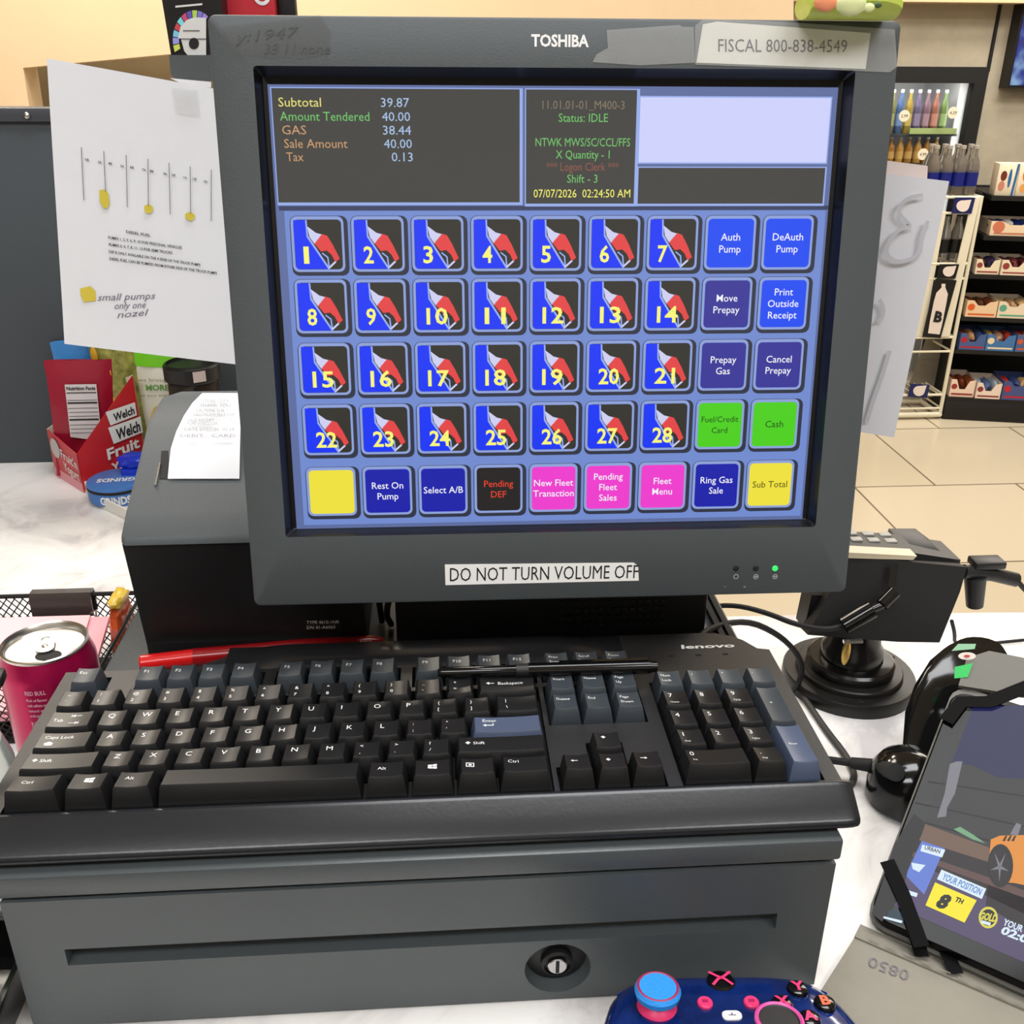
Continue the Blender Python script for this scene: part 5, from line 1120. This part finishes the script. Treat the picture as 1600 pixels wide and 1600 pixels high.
t.part('bumper', MB().loft([[(x * k_, y * k_, z * k_) for x, y, z in ((s_ * 62, 27 - abs(s_) * 0, -6), (s_ * 62, 33.5, 2), (s_ * 60, 30.5, 8.6), (s_ * 60, 25, 3))] for s_ in (-.95, -.9)] ), GB) if False else None
t.part('bumper', MB().loft([[(x * .965 * k_, (y + .6) * k_, z * k_) for z, y in ((-2, yb), (2, yb + .9), (7.5, yb - .6), (9.4, yb - 3.2), (-2, yb - 3.2))] for x, yb in ((-60, 28.5), (-52, 34.5), (-38, 39), (-16, 40.6), (16, 40.6), (38, 39), (52, 34.5), (60, 28.5))]), mat('bumper_blue', (14, 62, 150), .15), ang=50)

# ------------------------------------------------------------------ cooler and its bottles
t = Thing('drinks_cooler', 'black framed glass cooler door with lit bottle shelves on the back wall', 'cooler', (2.43, 5.25, FL))
fx0, fx1, fz1 = 1.95, 2.965, .475
ix1, iz1 = 2.895, .395
t.part('door_frame', MB().box((fx0, 5.14, iz1), (fx1, 5.2, fz1)).box((ix1, 5.14, FL), (fx1, 5.2, iz1)).box((fx0, 5.14, FL), (fx0 + .07, 5.2, iz1)), DARKM, world=True)
t.part('cabinet', MB().box((fx0, 5.75, FL), (fx1, 5.8, iz1 + .05)).box((fx0 - .02, 5.31, FL), (fx0, 5.8, iz1 + .05)).box((fx1 - .06, 5.31, FL), (fx1 - .02, 5.8, iz1 + .05)).box((fx0, 5.31, iz1 + .01), (fx1 - .02, 5.8, iz1 + .05)), mat('cooler_lining', (196, 198, 200), .5), world=True)
gm = mat('cooler_glass', (235, 240, 240), .05, trans=1, alpha=.25, ior=1.05)
t.part('glass_pane', MB().box((fx0 + .07, 5.155, FL + .05), (ix1, 5.163, iz1)), gm, world=True)
sz_ = [.135, -.022, -.18]
for z in sz_: t.part('shelf', MB().box((fx0 + .07, 5.23, z - .012), (ix1 + .0, 5.7, z)), mat('cooler_shelf', (60, 62, 64), .5), world=True)
t.part('strip_light', MB().box((fx0 + .08, 5.205, iz1 + .004), (ix1, 5.225, iz1 + .012)), em('cooler_strip', (255, 244, 225), 3.0), world=True)
area((2.43, 5.225, iz1 + .002), (R(28), 0, 0), .9, .03, 2.6, (1, .97, .92))  # two fill lamps added inside the cooler to brighten its shelves
area((ix1 + .02, 5.225, -.05), (R(90), 0, R(40)), .03, .8, 1.0, (1, .97, .92))
t.part('price_rail', MB().box((2.62, 5.222, .135), (2.885, 5.229, .165)), mat('price_rail_green', (176, 196, 130), .5), world=True)
def bottle(name, label, cat, x, y, z, r, h, m, capm, lm=None, neck=.36, group=None, glassy=False):
    t = Thing(name, label, cat, (x, y, z), None, group)
    zs = h * .58; t.part('body', MB().lathe([(r * .86, 0), (r, h * .03), (r, zs), (r * .82, h * .68), (r * neck, h * .82), (r * neck, h * .93)], 0, n=14), m)
    t.part('cap', MB().lathe([(r * neck * 1.12, h * .93), (r * neck * 1.12, h * .995), (r * neck, h)], 0, n=12), capm)
    if lm: t.part('label', MB().lathe([(r * 1.02, h * .18), (r * 1.02, h * .46)], 0, n=14, c0=False, c1=False), lm)
    return t
def gm_(n, c): return mat(n, c, .15, spec=.6)
capw = mat('cap_white', (220, 222, 224), .4)
top_row = [(2.505, 'olive'), (2.553, 'blue'), (2.603, 'gold'), (2.652, 'violet'), (2.703, 'mauve'), (2.752, 'red'), (2.803, 'green')]
tc_ = {'olive': (150, 150, 80), 'blue': (80, 120, 190), 'gold': (200, 170, 60), 'violet': (120, 104, 150), 'mauve': (150, 110, 130), 'red': (190, 110, 90), 'green': (130, 170, 90)}
for i, (x, c) in enumerate(top_row):
    bottle('tall_bottle', 'tall %s bottle on the cooler upper shelf%s' % (c, ', left of the price disc' if i < 1 else (' next to the green one' if i == 5 else '')), 'bottle', x + .012, 5.27, sz_[0], .021, .225, gm_('glass_' + c, tuple(int(v * .62 + 20) for v in tc_[c])), capw, mat('label_' + c, tuple(int(v * .7 + 50) for v in tc_[c]), .5), group='bottles on the upper cooler shelf')
ordn = ['leftmost', 'second from the left', 'third from the left', 'fourth from the left', 'fifth from the left', 'sixth from the left', 'rightmost']
for i in range(7):
    x = 2.497 + .0515 * i
    bottle('juice_bottle', 'amber bottle on the cooler second shelf, %s' % ordn[i], 'bottle', x, 5.275, sz_[1], .022, .138, gm_('glass_amber' if i % 2 else 'glass_honey', (150, 104, 44) if i % 2 else (172, 132, 66)), capw, mat('label_honey', (196, 160, 92), .5), group='amber bottles on the second cooler shelf')
for i in range(5):
    bottle('brown_bottle', 'amber brown bottle on the cooler lower shelf, %s' % ['leftmost', 'second from the left', 'third from the left', 'fourth from the left', 'rightmost'][i], 'bottle', 2.50 + .05 * i, 5.275, sz_[2], .020, .135, gm_('glass_brown', (150, 92, 40)), capw, mat('label_gold', (226, 180, 100), .5), group='bottles on the lower cooler shelf')
for i, (px, py, tx) in enumerate(((1413, 181, '2.99'), (1489, 176, '4.29'), (1442, 241, '4.99'))):
    c = Y(px, py, 5.135); b_ = MB().lathe([(.030, 0), (.030, .002)], 0, Matrix.Translation(c) @ Matrix.Rotation(R(90), 4, 'X'), 24); b_.text(tx, 0, -.008, .016, 1, z=.003, fit=.038, M=Matrix.Translation(c) @ Matrix.Rotation(R(90), 4, 'X'))
    single('price_disc', b_, [mat('disc_cream', (240, 230, 206), .5), INK], ['round cream price disc on the glass, left one in the upper row', 'round cream price disc on the glass, right one in the upper row', 'round cream price disc on the glass, lower one'][i], 'price tag', 'price discs on the cooler')
# wall screen
p0 = Y(1575, 138, 5.1)
t = Thing('wall_screen', 'blue menu screen high on the back wall at the right edge', 'screen', (p0.x + .3, 5.15, p0.z))
t.part('housing', MB().box((p0.x, 5.11, p0.z), (p0.x + .7, 5.2, p0.z + .5)), DARK, world=True)
sm = bpy.data.materials.new('menu_picture'); sm.use_nodes = True; nt = sm.node_tree; b_ = nt.nodes['Principled BSDF']; b_.inputs['Base Color'].default_value = (.01, .01, .02, 1)
no = nt.nodes.new('ShaderNodeTexNoise'); no.inputs['Scale'].default_value = 9; tcn = nt.nodes.new('ShaderNodeTexCoord'); rpn = nt.nodes.new('ShaderNodeValToRGB')
e = rpn.color_ramp.elements; e[0].position = .38; e[0].color = lin((16, 18, 60)) + (1,); e[1].position = .7; e[1].color = lin((150, 190, 230)) + (1,); x_ = e.new(.52); x_.color = lin((28, 50, 150)) + (1,)
nt.links.new(tcn.outputs['Object'], no.inputs['Vector']); nt.links.new(no.outputs[0], rpn.inputs[0]); nt.links.new(rpn.outputs[0], b_.inputs['Emission Color']); b_.inputs['Emission Strength'].default_value = .8
t.part('picture', MB().box((p0.x + .012, 5.106, p0.z + .015), (p0.x + .69, 5.11, p0.z + .49)), sm, world=True)

# ------------------------------------------------------------------ bakery shelving
O = Vector((2.687, 4.422, FL)); gx = Vector((.976, -.218, 0)).normalized(); gy = Vector((.218, .976, 0)).normalized()
GW = Matrix((gx, gy, Vector((0, 0, 1)))).transposed().to_4x4(); GW.translation = O
t = Thing('snack_shelving', 'black shelving unit of boxed cakes by the back wall', 'shelving', M=GW)
hz = -FL
def gz(z): return z + hz
BLK = mat('shelf_black', (18, 17, 16), .6)
t.part('back_board', MB().box((0, .40, .02), (1.3, .43, 1.16)), BLK); t.part('kick_base', MB().box((.0, .0, 0), (1.3, .42, .105), bev=.004), BLK)
t.part('side_panel', MB().box((-.012, .05, 0), (.0, .43, 1.16)), BLK)
SH = [-.098, -.288, -.478, -.694, -.866, -1.125]
for z in SH: t.part('shelf', MB().box((.0 + (.03 if z > -.3 else 0), .0, gz(z) - .022), (1.3, .40, gz(z))), BLK)
def carton(x, w, h, d, z, y, main, accent, goods, label, text=None, cut=.6, gcol=None):
    t = Thing('cake_carton', label, 'carton', M=GW @ Matrix.Translation((x + w / 2, y, gz(z))))
    m1 = mat('cake_' + '_'.join(map(str, main)), main, .5); m2 = mat('cake_' + '_'.join(map(str, accent)), accent, .5)
    fr = [(-w / 2, 0), (w / 2, 0), (w / 2, h), (w * .25, h * .92), (w * .1, h * cut), (-w * .12, h * cut), (-w * .28, h), (-w / 2, h)]
    b_ = MB().loft([[(a, 0, c) for a, c in fr], [(a, .003, c) for a, c in fr]]).box((-w / 2, 0, 0), (-w / 2 + .002, d, h), 0).box((w / 2 - .002, 0, 0), (w / 2, d, h), 0).box((-w / 2, d - .002, 0), (w / 2, d, h), 0).box((-w / 2, 0, 0), (w / 2, d, .002), 0)
    b_.poly([(a, -.0006, c) for a, c in ((-w * .42, h * .12), (w * .44, h * .12), (w * .44, h * .22), (-w * .42, h * .22))], 1); b_.poly([(-w * .34 + .12 * w * a, -.0006, h * .6 + .12 * w * c) for a, c in circ(1, 12)], 1)
    if text: b_.text(text, w * .18, h * .36, h * .14, 1, fit=w * .36, M=Matrix(((1, 0, 0, 0), (0, 0, -1, -.0008), (0, 1, 0, 0), (0, 0, 0, 1))))
    t.part('carton', b_, [m1, m2])
    n = max(2, int(w / .04))
    for i in range(n):
        gxp = -w / 2 + w * (i + .5) / n; t.part('wrapped_cake', crumple(gxp, d * .45, h * .62, w / n * .46, d * .34, h * .36, None, int(x * 1000) + i), mat('goods_' + '_'.join(map(str, goods[i % len(goods)])), goods[i % len(goods)], .3))
WC = (238, 224, 198)
def packs(x, w, h, z, cols, label, picture):
    t = Thing('cake_box', label, 'box', M=GW @ Matrix.Translation((x + w / 2, .02, gz(z))))
    m1 = mat('box_' + '_'.join(map(str, cols[0])), cols[0], .5); b_ = MB().box((-w / 2, 0, 0), (w / 2, .1, h), 0, None, .0015)
    for k, (a, c, rx, rz_) in enumerate(picture): b_.poly([(a * w + rx * w * p, -.0008 - .0002 * k, c * h + rz_ * h * q) for p, q in circ(1, 14)], 1 + k % (len(cols) - 1))
    b_.poly([(a * w, -.0006, c * h) for a, c in ((.30, 0), (.42, 0), (.5, 1), (.38, 1))], len(cols) - 1)
    t.part('box', b_, [m1] + [mat('box_' + '_'.join(map(str, c)), c, .5) for c in cols[1:]])
packs(.045, .092, .148, SH[0], [WC, (110, 44, 34), (200, 130, 110), (40, 100, 160)], 'white upright box with dark brown dots on the shelving top, left one', [(-.2, .62, .16, .16), (-.24, .3, .16, .16), (.12, .55, .08, .3)])
packs(.14, .092, .148, SH[0], [WC, (214, 124, 40), (226, 160, 90), (40, 100, 160)], 'white upright box with orange cakes on the shelving top, right one', [(-.1, .65, .2, .2), (-.14, .25, .2, .14)])
carton(.055, .24, .07, .2, SH[1], .01, (236, 214, 186), (206, 120, 90), [(30, 40, 110), (60, 70, 120), (220, 220, 216)], 'donut carton with blue packs on the second shelf down', None, .75)
carton(.02, .115, .075, .2, SH[2], .005, WC, (150, 60, 60), [(120, 80, 60), (66, 52, 90)], 'white cut-out carton on the third shelf, left one', None, .45)
carton(.14, .14, .075, .2, SH[2], .0, WC, (150, 60, 60), [(96, 44, 50), (120, 60, 60)], 'white cut-out carton with dark red packs on the third shelf, right one', None, .55)
carton(.012, .15, .084, .2, SH[3], .0, (238, 206, 170), (222, 96, 34), [(120, 66, 40), (96, 60, 36)], 'orange edged carton on the fourth shelf', 'CAKES' if False else None, .7)
carton(.166, .15, .084, .2, SH[3], .0, (236, 220, 196), (96, 170, 140), [(206, 170, 120), (190, 150, 110)], 'green edged cream carton on the fourth shelf', None, .7)
carton(.012, .128, .086, .2, SH[4], .0, (70, 94, 150), (182, 30, 44), [(140, 60, 40), (220, 170, 120), (70, 90, 150)], 'blue carton with red base stripe on the fifth shelf, left one', None, .5)
carton(.142, .142, .086, .2, SH[4], .0, (66, 116, 176), (236, 220, 180), [(214, 170, 70), (190, 150, 130), (206, 80, 60)], 'light blue carton with pale packs on the fifth shelf, middle one', None, .6)
carton(.288, .12, .09, .2, SH[4], .0, (76, 100, 150), (206, 90, 50), [(190, 60, 50), (206, 110, 80)], 'dusky blue and orange carton on the fifth shelf, right one', None, .7)
carton(.012, .125, .095, .2, SH[5], .01, (240, 214, 196), (150, 50, 50), [(130, 66, 36), (120, 56, 34)], 'cream cut-out carton with brown packs on the bottom shelf', None, .45)
carton(.142, .125, .085, .2, SH[5], .0, (238, 220, 204), (140, 50, 54), [(176, 190, 206), (84, 104, 150)], 'cream carton with silver blue packs on the bottom shelf', None, .5)
carton(.272, .15, .1, .2, SH[5], .0, (70, 84, 140), (190, 34, 50), [(190, 50, 50), (60, 80, 140), (220, 180, 130)], 'blue and red carton on the bottom shelf at the right edge', None, .75)

# ------------------------------------------------------------------ cream water rack
RY_ = 4.30
sc0 = (RY_ + .471) / (4.43 + .471)
t = Thing('water_rack', 'cream wire water bottle rack standing left of the black shelving', 'rack', (2.5, RY_ + .1, FL))
def K(x, y, o=0): return Y(x, y, 4.43) + Vector((0, o, 0))
ZR = FL
rx0, rx1 = 2.36, 2.672
for x in (rx0, rx1):
    t.part('upright', MB().tube([(x, 4.43, FL + .02), (x, 4.43, -.10)], .010, n=10), CREAMW, world=True); t.part('upright', MB().tube([(x, 4.66, FL + .02), (x, 4.66, -.08)], .010, n=10), CREAMW, world=True)
t.part('foot_frame', MB().tube([(rx0, 4.43, FL + .025), (rx1, 4.43, FL + .025), (rx1, 4.66, FL + .025), (rx0, 4.66, FL + .025), (rx0, 4.43, FL + .025)], .014, n=10), CREAMW, world=True)
def zk(y, x=1500): return K(x, y).z
SHZ = [zk(308, 1540), zk(412, 1520), zk(527, 1480), zk(617, 1450)]
for z in SHZ:
    wr = MB()
    wr.tube([(rx0, 4.43, z), (rx1, 4.43, z), (rx1, 4.66, z), (rx0, 4.66, z), (rx0, 4.43, z)], .007, n=8)
    for i in range(7): wr.tube([(rx0 + (rx1 - rx0) * (i + .5) / 7, 4.43, z), (rx0 + (rx1 - rx0) * (i + .5) / 7, 4.66, z)], .003, n=6)
    wr.tube([(rx0, 4.43, z - .075), (rx1, 4.43, z - .075), (rx1, 4.66, z - .075)], .006, n=8)
    t.part('wire_shelf', wr, CREAMW, world=True)
def board(name, pts, m, o, th=.006):
    q = [K(x, y, o) for x, y in pts]; return t.part(name, MB().loft([[tuple(p) for p in q], [tuple(p + Vector((0, th, 0))) for p in q]]), m, world=True)
NAVY = mat('sign_navy', (24, 30, 92), .5); BLKS = mat('sign_black', (14, 13, 14), .5); DROP = mat('drop_cream', (232, 220, 214), .5)
board('side_sheet', [(1428, 330), (1478, 330), (1442, 525), (1400, 525)], CREAMW, -.004); board('side_sheet', [(1518, 308), (1530, 308), (1482, 525), (1466, 525)], CREAMW, -.012); board('rear_sheet', [(1525, 415), (1540, 420), (1500, 640), (1440, 640)], mat('rear_sheet_grey', (140, 132, 116), .7), .21)
def drop(cx, cy, w, h, o):
    q = [(cx + w * math.cos(a), cy + h * math.sin(a)) for a in [math.pi * 2 * i / 16 for i in range(16)]]
    q = [(x, y) for x, y in q if not (x > cx + .3 * w and y < cy - .2 * h)]; k = 0
    q = [(cx + w * math.cos(R(a)), cy + h * math.sin(R(a))) for a in range(-80, -341, -20)]; q = [(cx + 1.35 * w, cy - 1.1 * h)] + q
    return t.part('sign_drop', MB().poly([tuple(K(x, y, o)) for x, y in q]), DROP, world=True)
board('header_sign', [(1484, 333), (1515, 333), (1521, 308), (1490, 308)], NAVY, -.02); drop(1501, 321, 10, 9, -.022)
board('header_sign', [(1462, 434), (1490, 434), (1496, 412), (1466, 412)], BLKS, -.02); drop(1479, 423, 9, 8, -.022)
board('header_sign', [(1416, 618), (1446, 620), (1450, 600), (1421, 598)], NAVY, -.02); drop(1433, 609, 9, 8, -.022)
board('poster', [(1439, 525), (1467, 527), (1492, 437), (1460, 434)], BLKS, -.02)
b_ = MB(); bt_ = [(1447, 519), (1465, 521), (1469, 505), (1476, 470), (1478, 458), (1474, 448), (1474, 442), (1468, 442), (1468, 448), (1460, 456), (1456, 470), (1450, 500)]
b_.poly([tuple(K(x, y, -.022)) for x, y in bt_], 0); b_.text_ab('B', K(1455, 500, -.024), K(1467, 502, -.024), K(1459, 484, -.024) - K(1455, 500, -.024), 1, bold=.05)
t.part('poster_bottle', b_, [DROP, INK], world=True)
wm = mat('water_plastic', (206, 200, 192), .08, trans=.85, ior=1.15)
BL, BK_ = mat('water_label_blue', (20, 30, 120), .4), mat('water_label_black', (16, 16, 18), .4)
posn = ['front row, leftmost', 'front row, second from the left', 'front row, third from the left', 'front row, rightmost', 'back row, leftmost', 'back row, second from the left', 'back row, third from the left', 'back row, rightmost']
for i in range(8):
    x = 2.425 + .066 * (i % 4) + (.02 if i > 3 else 0); y = 4.475 + .09 * (i // 4)
    bottle('water_bottle', 'clear blue-label water bottle on the rack top shelf, ' + posn[i], 'bottle', x, y, SHZ[0] + .008, .032, .228, wm, mat('cap_clear', (170, 164, 156), .3), BL, .42, 'blue-label water bottles on the rack top')
for i in range(4):
    bottle('water_bottle', 'clear black-label water bottle on the rack middle shelf, %s' % ['leftmost', 'second from the left', 'third from the left', 'rightmost'][i], 'bottle', 2.415 + .064 * i, 4.475, SHZ[1] + .008, .030, .235, wm, mat('cap_black', (24, 24, 24), .4), BK_, .42, 'black-label water bottles on the rack')
